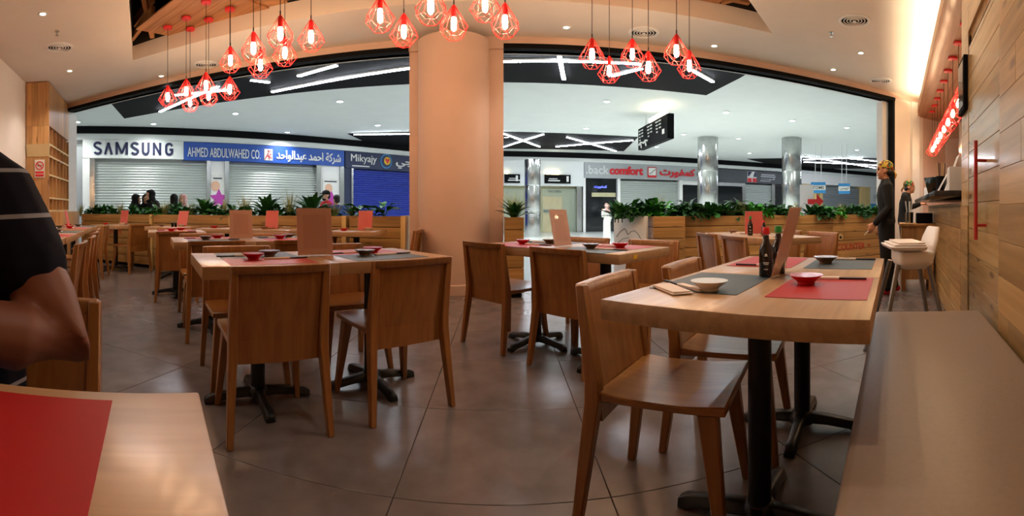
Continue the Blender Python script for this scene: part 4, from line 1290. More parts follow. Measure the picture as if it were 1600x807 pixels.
def rosette(x, y, size, label, mats=('leaf', 'leaf_mid'), kind='lance', n=24, group=None, z=PZ):
    t = thing('leafy_plant', label, 'plant', (x, y, z), 0, group or 'plants in the planters')
    mb = MB().tube([(0, 0, -.02), (0, 0, .06 * size / .27)], .008, 6)
    for i in range(n):
        el = .3 + 1.1 * (i / n) ** .8 + random.uniform(-.1, .1)
        az = i * 2.4 + random.uniform(-.2, .2)
        sc_ = size / .27 * random.uniform(.85, 1.1) * (1 if i < n * .8 else .8)
        if kind == 'broad':
            h = random.uniform(.03, .16) * size / .27
            o = link('leaf', LEAF[kind, random.choice(mats)], t, (.03 * math.cos(az), .03 * math.sin(az), h), 0, (random.uniform(-.3, .3), -el * .5, az))
            mb.tube([(0, 0, 0), (.03 * math.cos(az), .03 * math.sin(az), h)], .004, 4)
        else:
            o = link('leaf', LEAF[kind, random.choice(mats)], t, (0, 0, .02), 0, (0, -el, az))
        o.scale = (sc_, sc_, sc_)
    mb.build('stem', M['leaf_mid'], t)
def grass(x, y, h, label, mat='leaf_grass', n=64, z=PZ):
    t = thing('grass_plant', label, 'plant', (x, y, z), 0, 'grassy plants in the planters')
    mb = MB()
    for i in range(n):
        az, el, hh = random.uniform(0, 2 * PI), random.uniform(.05, .55), h * random.uniform(.6, 1.1)
        w_ = .0085
        px, py, pz = 0, 0, -.02
        pts_ = []
        for k in range(5):
            f = k / 4
            rr = hh * math.sin(el) * f * (1 + .5 * f)
            pts_.append((rr * math.cos(az), rr * math.sin(az), hh * f * math.cos(el * f) - .02))
        v, fc = [], []
        for k, p in enumerate(pts_):
            ww = w_ * (1 - k / 4.4)
            v += [(p[0] - ww * math.sin(az), p[1] + ww * math.cos(az), p[2]), (p[0] + ww * math.sin(az), p[1] - ww * math.cos(az), p[2])]
        for k in range(4):
            fc.append((2 * k, 2 * k + 1, 2 * k + 3, 2 * k + 2))
        mb.add(v, fc)
    tag(mb.build('blades', M[mat], t), kind='stuff')
def bush(x, y, rx, h, label, mat='leaf', n=170, ry=.16, z=PZ, group='bushy plants in the planters'):
    t = thing('bushy_plant', label, 'plant', (x, y, z), 0, group)
    proto = leaf_mesh('small')
    mb = MB()
    for i in range(n):
        u, v_ = random.uniform(0, 2 * PI), random.random() ** .6
        hh = h * (1 - .55 * v_ * v_) * random.uniform(.25, 1)
        p = (rx * v_ * math.cos(u), ry * v_ * math.sin(u), hh)
        m = Matrix.Translation(p) @ Matrix.Rotation(u + random.uniform(-.6, .6), 4, 'Z') @ Matrix.Rotation(random.uniform(-.9, .4), 4, 'Y') @ Matrix.Rotation(random.uniform(-.6, .6), 4, 'X') @ Matrix.Scale(random.uniform(.9, 2.1), 4)
        mb.add(proto.v, proto.f, m)
    tag(mb.build('foliage', M[mat], t, smooth=True), kind='stuff')
    sb = MB()
    for i in range(5):
        a = i * 1.3
        sb.tube([(0, 0, -.02), (rx * .4 * math.cos(a), ry * .4 * math.sin(a), h * .6)], .004, 4)
    sb.build('stem', M['leaf_mid'], t)
def px_at(px, y):
    return y * math.tan((px - CX) / F)
lp = [('g', 126, .20), ('b', 148, 0), ('r', 162, .21), ('b', 177, 0), ('g', 189, .2), ('r', 207, .2), ('b', 222, 0), ('r', 229, .16), ('b', 246, 0), ('g', 258, .22), ('r', 275, .24), ('b', 291, 0), ('g', 300, .18),
      ('r', 321, .25), ('b', 337, 0), ('g', 350, .22), ('b', 364, 0), ('g', 383, .27), ('b', 395, 0), ('r', 417, .27), ('b', 436, 0), ('g', 453, .30), ('b', 468, 0), ('r', 487, .27), ('b', 505, 0), ('g', 522, .18)]
cnt = {'g': 0, 'r': 0, 'b': 0}
for k, px, sz in lp:
    y = PY + .22 + random.uniform(-.05, .05)
    x = px_at(px, y)
    n = ORD[cnt[k]]
    cnt[k] += 1
    if k == 'g': grass(x, y, sz * 1.5, 'pale grassy tuft in the left planters, %s grass from the left' % n)
    if k == 'r': rosette(x, y, sz * (1.15 if px < 280 else 1.4), 'dark green spreading plant in the left planters, %s of its kind from the left' % n)
    if k == 'b': bush(x, y, .17, .14, 'low green filler plant in the left planters, %s filler from the left' % n, 'leaf_mid', 90)
rosette(px_at(550, 6.1), 6.1, .2, 'small-leaved plant at the left end of the planter before the blue shutter', ('leaf', 'leaf_mid'), 'lance', 16)
rosette(px_at(563, 6.1), 6.1, .22, 'broad-leaved plant in the planter before the blue shutter, left one', ('leaf_bright', 'leaf_mid'), 'broad', 9)
rosette(px_at(582, 6.12), 6.12, .2, 'broad-leaved plant in the planter before the blue shutter, middle one', ('leaf_mid', 'leaf'), 'broad', 9)
rosette(px_at(601, 6.1), 6.1, .25, 'bright broad-leaved plant in the planter before the blue shutter, right one', ('leaf_bright', 'leaf_bright', 'leaf'), 'broad', 9)
grass(.15, 5.6, .36, 'tall pale grass in the narrow planter by the column', n=70)
rosette(.15, 5.52, .26, 'fern-like plant in the narrow planter by the column', ('leaf_mid', 'leaf'), 'lance', 22)
grass(.17, 5.78, .30, 'second grass tuft behind in the narrow planter by the column')
rp = [('r', 961, .24), ('r', 972, .30), ('r', 1018, .30), ('r', 1062, .26), ('r', 1124, .30), ('r', 1188, .26), ('r', 1278, .28), ('r', 1322, .26), ('r', 966, .26), ('B', 985, .22), ('B', 1008, .30), ('g', 1030, .40), ('B', 1030, .28), ('r', 1052, .2), ('B', 1076, .24), ('r', 1075, .26), ('w', 1095, .25), ('B', 1100, .2), ('r', 1112, .28), ('r', 1136, .25),
      ('B', 1150, .28), ('g', 1160, .3), ('B', 1178, .24), ('B', 1196, .26), ('r', 1212, .22), ('B', 1228, .2), ('g', 1243, .3), ('r', 1266, .26), ('B', 1283, .16), ('B', 1300, .2), ('g', 1314, .3), ('r', 1336, .28), ('B', 1345, .16), ('B', 1362, .22)]
cnt = {'g': 0, 'r': 0, 'B': 0, 'w': 0}
for k, px, sz in rp:
    y = 6.02 + random.uniform(-.05, .12)
    x = px_at(px, y)
    zz = PZ - .02
    n = ORD[cnt[k]]
    cnt[k] += 1
    if k in 'gw': grass(x, y, sz, '%s grass in the right planters, %s from the left' % ('pale plumed' if k == 'g' else 'yellowish arched', n), z=zz, n=56)
    if k == 'r': rosette(x, y, sz, 'dark lance-leaved plant in the right planters, %s from the left' % n, ('leaf', 'leaf_mid'), 'lance', 18, z=zz)
    if k == 'B': bush(x, y, .2, sz - .02, 'dense green bush in the right planters, %s bush from the left' % n, ('leaf', 'leaf_mid', 'leaf', 'leaf_bright')[cnt['B'] % 4], 130, z=zz)

# ================================================================== LEFT CABINET
cab = thing('shelf_cabinet', 'tall pine cabinet with pigeonhole shelves at the left wall', 'cabinet', R(-2.14, 7.78), A)
CW, CL = .40, 1.85
for k in range(4):
    MB().box(k * CW / 4 + .001, (k + 1) * CW / 4 - .001, -.02, 0, 2.42, CEIL - .01).build('plank', M['pine_v'], cab, bevel=.002, seg=1)
    MB().box(k * CW / 4 + .001, (k + 1) * CW / 4 - .001, -.024, 0, 2.11, 2.418).build('plank', M['pine_v'], cab, bevel=.002, seg=1)
MB().loft([[(-.0, -.05, 2.11), (CW + .02, -.05, 2.11), (CW + .02, 0, 2.11), (-.0, 0, 2.11)], [(.02, -.03, 1.90), (CW, -.03, 1.90), (CW, 0, 1.90), (.02, 0, 1.90)]]).build('light_band', M['gold_band'], cab)
MB().box(0, CW, -.02, 0, .0, 1.90).build('front_panel', M['pine_v'], cab)
MB().box(0, .03, 0, CL, 0, CEIL - .01).build('back_panel', M['pine_v'], cab)
for k in range(7):
    MB().box(CW - .02, CW, k * CL / 7 + .001, (k + 1) * CL / 7 - .001, 2.42, CEIL - .01).build('plank', M['pine_v'], cab, bevel=.002, seg=1)
MB().box(.03, CW - .02, 0, CL, 2.42, 2.46).build('top_board', M['pine_v'], cab)
zs = (.98, 1.20, 1.59, 1.91, 2.11, 2.41)
for zq in zs[:-1]:
    MB().box(.03, CW, 0, CL, zq - .014, zq + .014).build('shelf', M['pale_wood'], cab)
for r in range(5):
    for k in range(7):
        yy = k * CL / 6
        MB().box(.03, CW - .002, min(yy, CL - .02), min(yy + .02, CL), zs[r] + .014, zs[r + 1] - .014).build('divider', M['pine_v'], cab)
MB().box(.03, CW + .25, -.1, CL * .9, 0, .965).build('base_cabinet', M['pine_v'], cab)
sg = thing('no_smoking_sign', 'white no smoking sign with red ring on the pine cabinet', 'sign', cab.location + Vector((0, 0, 0)), A)
sx = .24
MB().box(sx - .085, sx + .085, -.035, -.0245, 1.545, 1.845).build('sheet', M['print_white'], sg)
bm_ = MB()
cxs, czs, rr = sx, 1.745, .065
bm_.tube([(cxs + rr * math.cos(a * PI / 12), -.037, czs + rr * math.sin(a * PI / 12)) for a in range(25)], .009, 6)
bm_.tube([(cxs - rr * .7, -.037, czs + rr * .7), (cxs + rr * .7, -.037, czs - rr * .7)], .008, 6)
bm_.box(sx - .075, sx + .075, -.038, -.034, 1.61, 1.648).box(sx - .075, sx + .075, -.038, -.034, 1.56, 1.598)
bm_.build('red_ring', M['red_letters'], sg)
MB().box(sx - .04, sx + .03, -.037, -.034, czs - .008, czs + .006).box(sx + .033, sx + .042, -.037, -.034, czs - .008, czs + .006).build('cigarette', M['black'], sg)

# ================================================================== COUNTER AND KITCHEN SIDE
ct = thing('counter', 'plank-fronted counter with dark stone top beyond the door', 'counter', R(0, 0), A)
z = 0
row = 0
while z < 1.06:
    h = min(.172, 1.06 - z)
    x = 3.6 - (row * .61) % .8
    while x < 7.2:
        a, b = max(x, 3.6), min(x + 1.3, 7.2)
        if b - a > .04:
            MB().box(a + .002, b - .002, -.52, -.50, z + .002, z + h - .002).build('plank', M['pine'], ct, bevel=.002, seg=1)
        x += 1.3
    z += h
    row += 1
MB().box(3.6, 7.2, -1.05, -.522, 0, 1.06).build('carcass', M['pine'], ct)
MB().box(3.585, 7.25, -.95, -.30, 1.11, 1.152).build('worktop', M['stone_top'], ct, bevel=.004)
CT = 1.152
t = thing('kitchen_hood', 'pale reflective panel standing at the back of the counter', 'panel', R(0, 0), A)
MB().box(3.7, 7.3, -1.02, -.99, 1.3, 2.36).build('sheet', M['pale_panel'], t)
MB().box(3.7, 7.3, -1.04, -1.02, CT, 1.3).build('foot_rail', M['steel'], t)
MB().box(3.7, 7.3, -1.05, -.97, 2.36, 2.4).build('frame', M['black'], t)
def at_ct(px, y, r):
    return ray(px, y, r=r)
for q, lb in ((6.3, 'nearer'), (8.3, 'farther')):  # two added lamps that brighten the kitchen end wall
    p = R(q, -1.25, 2.826)
    room_light(p, 'added fill downlight under the plank canopy behind the counter, %s one' % lb)
    light('room_spot', 'SPOT', p - Vector((0, 0, .02)), 60, (1, .86, .74), spot_size=2.2, spot_blend=.7, shadow_soft_size=.04)
# till screen
p = R(5.9, -.52, CT)
t = thing('till_screen', 'black till screen standing on the far counter', 'screen', p, A + .5)
MB().box(-.16, .16, -.012, .012, .04, .27, Matrix.Rotation(-.3, 4, 'X')).build('screen', M['lcd'], t, bevel=.006)
MB().box(-.05, .05, -.02, .12, 0, .02).box(-.02, .02, .0, .06, 0, .12).build('stand', M['black'], t)
t = thing('napkin_box', 'small white box beside the till screen', 'box', R(6.6, -.5, CT), A + .3)
MB().box(-.09, .09, -.07, .07, 0, .16).build('box_body', M['white'], t, bevel=.006)
t = thing('straw_holder', 'dark cup of utensils on the counter, tall', 'cup', R(4.9, -.48, CT), 0)
MB().lathe([(.05, 0), (.055, .2), (.048, .2), (.044, .02), (.001, .02)], 18).build('cup', M['black'], t, smooth=True)
for k in range(6):
    MB().tube([(.02 * math.cos(k), .02 * math.sin(k), .03), (.045 * math.cos(k), .045 * math.sin(k), .34)], .004, 6).build('utensil', M['stick'] if k % 2 else M['pale_wood'], t)
for k, (s, tt) in enumerate(((4.55, -.5), (4.62, -.6), (4.75, -.55))):
    t = thing('drinking_glass', 'clear drinking glass on the counter, %s from the door' % ORD[k], 'glass', R(s, tt, CT), 0, 'glasses on the counter')
    MB().lathe([(.03, 0), (.036, .13), (.033, .13), (.028, .008)], 18).build('bowl', M['acrylic'], t, smooth=True)
menu(R(4.6, -.40), A + PI, 'white leaning notice in clear stand on the counter', 'white', .5, .21, .30, CT)
menu(R(4.2, -.44), A + PI, 'tall white leaning notice on the counter near the door', 'white', .35, .2, .36, CT)
t = thing('acrylic_box', 'tall clear acrylic dispenser on the counter end by the door', 'box', R(3.85, -.52, CT), A)
MB().box(-.1, .1, -.1, .1, 0, .42).build('clear_case', M['acrylic'], t, bevel=.004)
MB().box(-.085, .085, -.085, .085, .01, .2).build('contents', M['print_white'], t)
# picture frame on the end of the pine wall
t = thing('picture_frame', 'narrow black picture frame seen edge-on on the pine wall end', 'picture frame', R(3.36, WT - .02), A)
MB().box(-.14, .14, .018, .05, 1.70, 2.08).build('frame', M['black'], t, bevel=.004)
MB().box(-.115, .115, .05, .053, 1.73, 2.05).build('glass', M['frame_glass'], t)
# pine side cabinet before the counter
sc_ = thing('side_cabinet', 'low pine cabinet standing before the counter end', 'cabinet', R(6.1, -.275), A)
hx, hy = .28, .20
for k in range(4):
    MB().box(-hx, -hx + .02, -hy + k * hy / 2 + .001, -hy + (k + 1) * hy / 2 - .001, .14, .80).build('plank', M['pine_v'], sc_, bevel=.002, seg=1)
MB().box(-hx + .02, hx, -hy, hy, .14, .80).build('carcass', M['pine_v'], sc_)
MB().box(-hx - .02, hx + .02, -hy - .02, hy + .02, .80, .83).build('top_board', M['pine_v'], sc_, bevel=.003)
for a in (-1, 1):
    for b in (-1, 1):
        MB().box(a * (hx - .03) - .03, a * (hx - .03) + .03, b * (hy - .03) - .03, b * (hy - .03) + .03, 0, .14).build('leg', M['pine_v'], sc_)
t = thing('cutlery_tray', 'black box on top of the low pine cabinet', 'box', R(6.05, -.37, .83), A)
MB().box(-.16, .16, -.1, .1, 0, .13).build('box_body', M['black'], t, bevel=.006)
t = thing('utensil_pot', 'steel pot with white utensils on the low pine cabinet', 'cup', R(6.05, -.18, .83), A)
MB().lathe([(.05, 0), (.055, .14), (.05, .14), (.045, .01)], 18).build('pot', M['steel'], t, smooth=True)
for k in range(5):
    MB().tube([(.015 * math.cos(2 * k), .015 * math.sin(2 * k), .02), (.05 * math.cos(2 * k), .05 * math.sin(2 * k), .28)], .006, 6).build('utensil', M['print_white'], t)

# ---- high chair
hc = thing('high_chair', 'white plastic high chair on grey tube legs by the pine wall', 'high chair', R(3.12, -.06), A + PI / 2 + .18)
# local +x is where the child looks
shell = MB()
shell.loft([[(-.12, -.13, .625), (.03, -.13, .625), (.03, .13, .625), (-.12, .13, .625)], [(-.155, -.175, .66), (.06, -.165, .655), (.06, .165, .655), (-.155, .175, .66)], [(-.165, -.185, .745), (.06, -.175, .74), (.06, .175, .74), (-.165, .185, .745)]])
shell.build('seat_shell', M['chair_plastic'], hc, bevel=.02, seg=3)
MB().loft([[(-.15, -.18, .66), (-.115, -.175, .66), (-.115, .175, .66), (-.15, .18, .66)], [(-.195, -.17, .82), (-.16, -.165, .82), (-.16, .165, .82), (-.195, .17, .82)], [(-.215, -.12, .895), (-.185, -.115, .895), (-.185, .115, .895), (-.215, .12, .895)]]).build('backrest', M['chair_plastic'], hc, bevel=.014, seg=3)
tr = MB().loft([[(-.10, -.215, .742), (.11, -.2, .75), (.11, .2, .75), (-.10, .215, .75)], [(-.11, -.225, .778), (.13, -.215, .778), (.13, .215, .778), (-.11, .225, .778)]]).build('tray', M['chair_plastic'], hc, bevel=.012, seg=3)
for k in range(2):  # thin plates added in place of the tray's reflections
    MB().loft([[(-.10, -.21 + .02 * k, .779 + .012 * k), (.10 - .03 * k, -.2 + .02 * k, .779 + .012 * k), (.10 - .03 * k, .2 - .02 * k, .779 + .012 * k), (-.10, .21 - .02 * k, .779 + .012 * k)], [(-.10, -.215 + .02 * k, .789 + .012 * k), (.105 - .03 * k, -.205 + .02 * k, .789 + .012 * k), (.105 - .03 * k, .205 - .02 * k, .789 + .012 * k), (-.10, .215 - .02 * k, .789 + .012 * k)]]).build('tray_reflection', M['chair_plastic'], hc, bevel=.005, seg=2)
for a in (-1, 1):
    for b in (-1, 1):
        MB().tube([(a * .10 - .03, b * .14, .66), (a * .24 - .02, b * .27, .012)], .0165, 12).lathe([(.02, .0), (.02, .02)], 10, center=(a * .242 - .02, b * .272)).build('leg', M['leg_grey'], hc, smooth=True)
# ================================================================== PEOPLE
def remeshed(name, chains, blobs, voxel, mat, parent, smooth=4, lat=None):
    """One closed skin: tapered tubes and ellipsoids fused by a voxel remesh."""
    mb = MB()
    for ch in chains:
        pts_ = [Vector(c[:3]) for c in ch]
        n = 12
        rings = []
        for i, p in enumerate(pts_):
            d = (pts_[min(i + 1, len(pts_) - 1)] - pts_[max(i - 1, 0)]).normalized()
            l_ = Vector((0, 1, 0))
            if abs(d.dot(l_)) > .8: l_ = Vector((0, 0, 1))
            l_ = (l_ - d * l_.dot(d)).normalized()
            f_ = d.cross(l_)
            ra = ch[i][3]
            rbb = ch[i][4] if len(ch[i]) > 4 else ra     # rbb: half width across the body, ra: half depth
            rings.append([p + l_ * (rbb * math.cos(2 * PI * k / n)) + f_ * (ra * math.sin(2 * PI * k / n)) for k in range(n)])
        mb.loft(rings)
        for i in (0, -1):
            c = ch[i]
            mb.sphere(c[:3], (c[3], c[4] if len(c) > 4 else c[3], min(c[3], c[4] if len(c) > 4 else c[3])), 8)
    for c, r in blobs:
        mb.sphere(c, r, 12)
    me = mb.mesh('tmp')
    o = bpy.data.objects.new('tmp', me)
    COL.objects.link(o)
    m = o.modifiers.new('r', 'REMESH')
    m.mode = 'VOXEL'
    m.voxel_size = voxel
    sm = o.modifiers.new('s', 'SMOOTH')
    sm.iterations = smooth
    sm.factor = .5
    dg = bpy.context.evaluated_depsgraph_get()
    out = bpy.data.meshes.new_from_object(o.evaluated_get(dg))
    bpy.data.objects.remove(o)
    out.shade_smooth()
    out.materials.clear()
    out.materials.append(mat)
    return link(name, out, parent)
def V(*a): return Vector(a)
def hand_chains(wrist, d, side, k=1.0, curl=.5):
    """Palm, four fingers of unequal length and a thumb; d points along the hand, side towards the thumb."""
    d = Vector(d).normalized()
    s_ = Vector(side)
    s_ = (s_ - d * s_.dot(d)).normalized()
    nn = d.cross(s_)
    out = []
    w_ = Vector(wrist)
    for q in (-.024, -.008, .008, .024):
        out.append([(*(w_ + s_ * q * .8 * k), .016 * k), (*(w_ + d * .05 * k + s_ * q * k), .015 * k), (*(w_ + d * .085 * k + s_ * q * 1.1 * k), .012 * k)])
    for q, ln in ((.026, .072), (.009, .082), (-.009, .076), (-.026, .06)):
        b0 = w_ + d * .085 * k + s_ * q * 1.1 * k
        a1 = d * math.cos(curl) + nn * math.sin(curl)
        a2 = d * math.cos(2.1 * curl) + nn * math.sin(2.1 * curl)
        b1 = b0 + a1 * ln * .5 * k
        b2 = b1 + a2 * ln * .5 * k
        out.append([(*b0, .0095 * k), (*b1, .0085 * k), (*b2, .007 * k)])
    b0 = w_ + d * .03 * k + s_ * .03 * k
    b1 = b0 + (d * .7 + s_ * .6 + nn * .3).normalized() * .04 * k
    b2 = b1 + (d * .9 + s_ * .1 + nn * .4).normalized() * .032 * k
    out.append([(*b0, .013 * k), (*b1, .011 * k), (*b2, .008 * k)])
    return out
def head_blobs(h, k, yaw=0, pitch=0):
    m = Matrix.Translation(h) @ Matrix.Rotation(yaw, 4, 'Z') @ Matrix.Rotation(pitch, 4, 'Y')
    def q(x, y, z): return tuple(m @ Vector((x * k, y * k, z * k)))
    bl = [(q(-.012, 0, .03), (.096 * k, .077 * k, .094 * k)), (q(.02, 0, -.045), (.066 * k, .058 * k, .072 * k)), (q(.06, 0, -.09), (.026 * k, .028 * k, .022 * k)),
          (q(.092, 0, -.022), (.02 * k, .014 * k, .014 * k)), (q(.082, 0, .004), (.013 * k, .010 * k, .03 * k)), (q(.075, 0, .035), (.02 * k, .05 * k, .014 * k)),
          (q(.06, .035, -.03), (.025 * k, .022 * k, .022 * k)), (q(.06, -.035, -.03), (.025 * k, .022 * k, .022 * k)),
          (q(-.008, .078, -.008), (.02 * k, .011 * k, .032 * k)), (q(-.008, -.078, -.008), (.02 * k, .011 * k, .032 * k))]
    return bl, q
def face(parent, q, k):
    for s_ in (-1, 1):
        e = MB().sphere(q(.078, .03 * s_, .012), .0105 * k, 8).build('eye', M['eye'], parent, smooth=True)
        MB().tube([q(.083, .014 * s_, .034), q(.085, .03 * s_, .040), q(.074, .05 * s_, .034)], .004 * k, 5).build('eyebrow', M['hair'], parent)
    MB().tube([q(.078, -.022, -.062), q(.088, 0, -.06), q(.078, .022, -.062)], [.003 * k, .007 * k, .003 * k], 6).build('mouth', M['lips'], parent, smooth=True)
def person(label, loc, yaw, H, skin, top, bottom, J=None, voxel=.012, robe=False, head_yaw=0, head_pitch=0, sleeve=1.0, shoe='sole', hair='hair', fingers=True, top_hem=.80, group=None, name='person', neck_open=True, cover=None):
    """Local x is forward, y is left; joints are given for a 1.70 m figure and scaled."""
    k = H / 1.70
    t = thing(name, label, 'person', loc, yaw, group)
    j = dict(head=V(.02, 0, 1.575), neck=V(0, 0, 1.43), chest=V(0, 0, 1.26), waist=V(-.005, 0, 1.06), pelvis=V(-.01, 0, .93),
             shL=V(0, .165, 1.375), shR=V(0, -.165, 1.375), elL=V(-.03, .215, 1.09), elR=V(-.03, -.215, 1.09), wrL=V(.06, .225, .85), wrR=V(.06, -.225, .85),
             hdL=V(.2, 0, -1), hdR=V(.2, 0, -1), hipL=V(0, .088, .90), hipR=V(0, -.088, .90), knL=V(.01, .1, .49), knR=V(.01, -.1, .49), anL=V(-.02, .105, .085), anR=V(-.02, -.105, .085),
             toL=V(.13, .12, .03), toR=V(.13, -.12, .03))
    for a, b in (J or {}).items():
        j[a] = V(*b)
    for a in j:
        if not a.startswith('hd'): j[a] = j[a] * k
    r = lambda v, *s_: (*v, *[q * k for q in s_])
    mix = lambda a, b, f: a * (1 - f) + b * f
    chains = [[r(j['pelvis'], .105, .155), r(j['waist'], .09, .135), r(j['chest'], .105, .155), r(mix(j['chest'], j['neck'], .65), .085, .14), r(j['neck'], .055, .06)],
              [r(j['neck'], .055), r(mix(j['neck'], j['head'], .8), .052)]]
    bl, q = head_blobs(j['head'], k, head_yaw, head_pitch)
    for s_ in 'LR':
        chains.append([r(j['sh' + s_], .056), r(mix(j['sh' + s_], j['el' + s_], .5), .046), r(j['el' + s_], .038), r(mix(j['el' + s_], j['wr' + s_], .35), .038), r(j['wr' + s_], .026)])
        hd = j['hd' + s_].normalized()
        chains += hand_chains(j['wr' + s_], hd, V(1, 0, .3) if abs(hd.x) < .8 else V(0, -1 if s_ == 'L' else 1, .6), k * 1.02)
        chains.append([r(j['hip' + s_], .085), r(mix(j['hip' + s_], j['kn' + s_], .5), .07), r(j['kn' + s_], .052), r(mix(j['kn' + s_], j['an' + s_], .35), .05), r(j['an' + s_], .034)])
        chains.append([r(j['an' + s_] - V(.04, 0, .03) * k, .032), r(j['to' + s_], .028)])
    remeshed('body', chains, bl, voxel, skin, t)
    face(t, q, k)
    # clothes
    e = .014
    ch = [[r(mix(j['pelvis'], j['hipL'] * .5 + j['hipR'] * .5, .9), .105 + e, .155 + e), r(j['pelvis'], .105 + e, .158 + e), r(j['waist'], .092 + e, .138 + e), r(j['chest'], .106 + e, .157 + e), r(mix(j['chest'], j['neck'], .6), .088 + e, .145 + e), r(mix(j['chest'], j['neck'], .92), .06 + e, .075 + e)]]
    for s_ in 'LR':
        a, b, c = j['sh' + s_], j['el' + s_], j['wr' + s_]
        ar = [r(mix(j['chest'], a, .8) + V(0, 0, .05) * k, .06), r(a, .058 + e), r(mix(a, b, .5), .05 + e)]
        if sleeve >= 1:
            ar += [r(b, .043 + e), r(mix(b, c, .5), .038 + e), r(mix(b, c, .93), .03 + e)]
        else:
            ar += [r(mix(a, b, sleeve), .047 + e)]
        ch.append(ar)
    if robe:
        f0 = (j['anL'] + j['anR']) * .5
        f0.z = .05 * k
        ch.append([r(j['pelvis'], .13, .18), r(mix(j['pelvis'], f0, .5), .14, .19), r(f0 + V(0, 0, .03) * k, .15, .21)])
    remeshed('robe' if robe else 'shirt', ch, [], voxel, top, t)
    if not robe:
        ch = [[r(j['pelvis'] + V(0, 0, .03) * k, .105 + e * .6, .155 + e * .6), r(j['hipL'] * .5 + j['hipR'] * .5 - V(0, 0, .02) * k, .1 + e * .6, .15 + e)]]
        for s_ in 'LR':
            ch.append([r(j['hip' + s_], .09 + e), r(mix(j['hip' + s_], j['kn' + s_], .5), .078 + e), r(j['kn' + s_], .062 + e), r(mix(j['kn' + s_], j['an' + s_], .5), .056 + e), r(j['an' + s_], .05 + e)])
        remeshed('trousers', ch, [], voxel, bottom, t)
    for s_ in 'LR':
        a, b = j['an' + s_], j['to' + s_]
        remeshed('shoe', [[r(a - V(.045, 0, .035) * k, .042), r(mix(a, b, .5) - V(0, 0, .012) * k, .046), r(b, .036)]], [], .012, M[shoe], t)
    hm = Matrix.Translation(j['head']) @ Matrix.Rotation(head_yaw, 4, 'Z') @ Matrix.Rotation(head_pitch, 4, 'Y')
    if cover is None:
        remeshed('hair', [], [(q(-.022, 0, .052), (.1 * k, .084 * k, .088 * k)), (q(-.06, 0, -.01), (.055 * k, .075 * k, .07 * k))], .012, M[hair], t)
    elif cover[0] == 'bandana':
        remeshed('bandana', [], [(q(-.02, 0, .055), (.104 * k, .088 * k, .085 * k)), (q(-.1, 0, .01), (.03 * k, .035 * k, .03 * k))], .01, cover[1], t)
        remeshed('hair', [], [(q(-.055, 0, -.02), (.055 * k, .074 * k, .06 * k))], .012, M['hair'], t)
        MB().tube([q(-.115, .01, .0), q(-.15, .02, -.05), q(-.14, .02, -.1)], [.014 * k, .016 * k, .006 * k], 6).build('bandana_tail', cover[1], t, smooth=True)
    elif cover[0] == 'hijab':
        nk = j['neck']
        remeshed('headscarf', [[r(j['head'] - V(.045, 0, .06) * k, .085, .09), r(mix(j['head'], nk, .6) - V(.02, 0, 0) * k, .085, .095), r(nk - V(0, 0, .04) * k, .10, .15), r(nk - V(0, 0, .10) * k, .11, .17)]],
                 [(q(-.035, 0, .035), (.102 * k, .1 * k, .105 * k)), (q(.0, 0, .085), (.075 * k, .085 * k, .045 * k)), (q(.0, .07, -.02), (.05 * k, .028 * k, .08 * k)), (q(.0, -.07, -.02), (.05 * k, .028 * k, .08 * k)), (q(.02, 0, -.115), (.06 * k, .075 * k, .04 * k))], .011, cover[1], t)
    elif cover[0] == 'ghutra':
        remeshed('headcloth', [[r(j['head'] - V(.06, 0, .0) * k, .09, .11), r(mix(j['head'], j['neck'], .8) - V(.07, 0, 0) * k, .08, .13), r(j['neck'] - V(.07, 0, .12) * k, .05, .15)]],
                 [(q(-.02, 0, .05), (.11 * k, .1 * k, .09 * k))], .012, cover[1], t)
        MB().lathe([(.098, .07), (.105, .08), (.098, .09), (.09, .08)], 18, hm @ Matrix.Translation((-.02, 0, 0)) @ Matrix.Scale(k, 4)).build('headcloth_ring', M['black'], t, smooth=True)
    elif cover[0] == 'cap':
        remeshed('cap', [[(*q(.05, 0, .06), .02 * k, .06 * k), (*q(.14, 0, .05), .008 * k, .055 * k)]], [(q(-.015, 0, .06), (.105 * k, .088 * k, .075 * k))], .011, cover[1], t)
        remeshed('hair', [], [(q(-.06, 0, -.01), (.055 * k, .078 * k, .07 * k))], .012, M['hair'], t)
        remeshed('beard', [], [(q(.035, 0, -.08), (.055 * k, .055 * k, .04 * k))], .01, M['hair'], t)
    return t

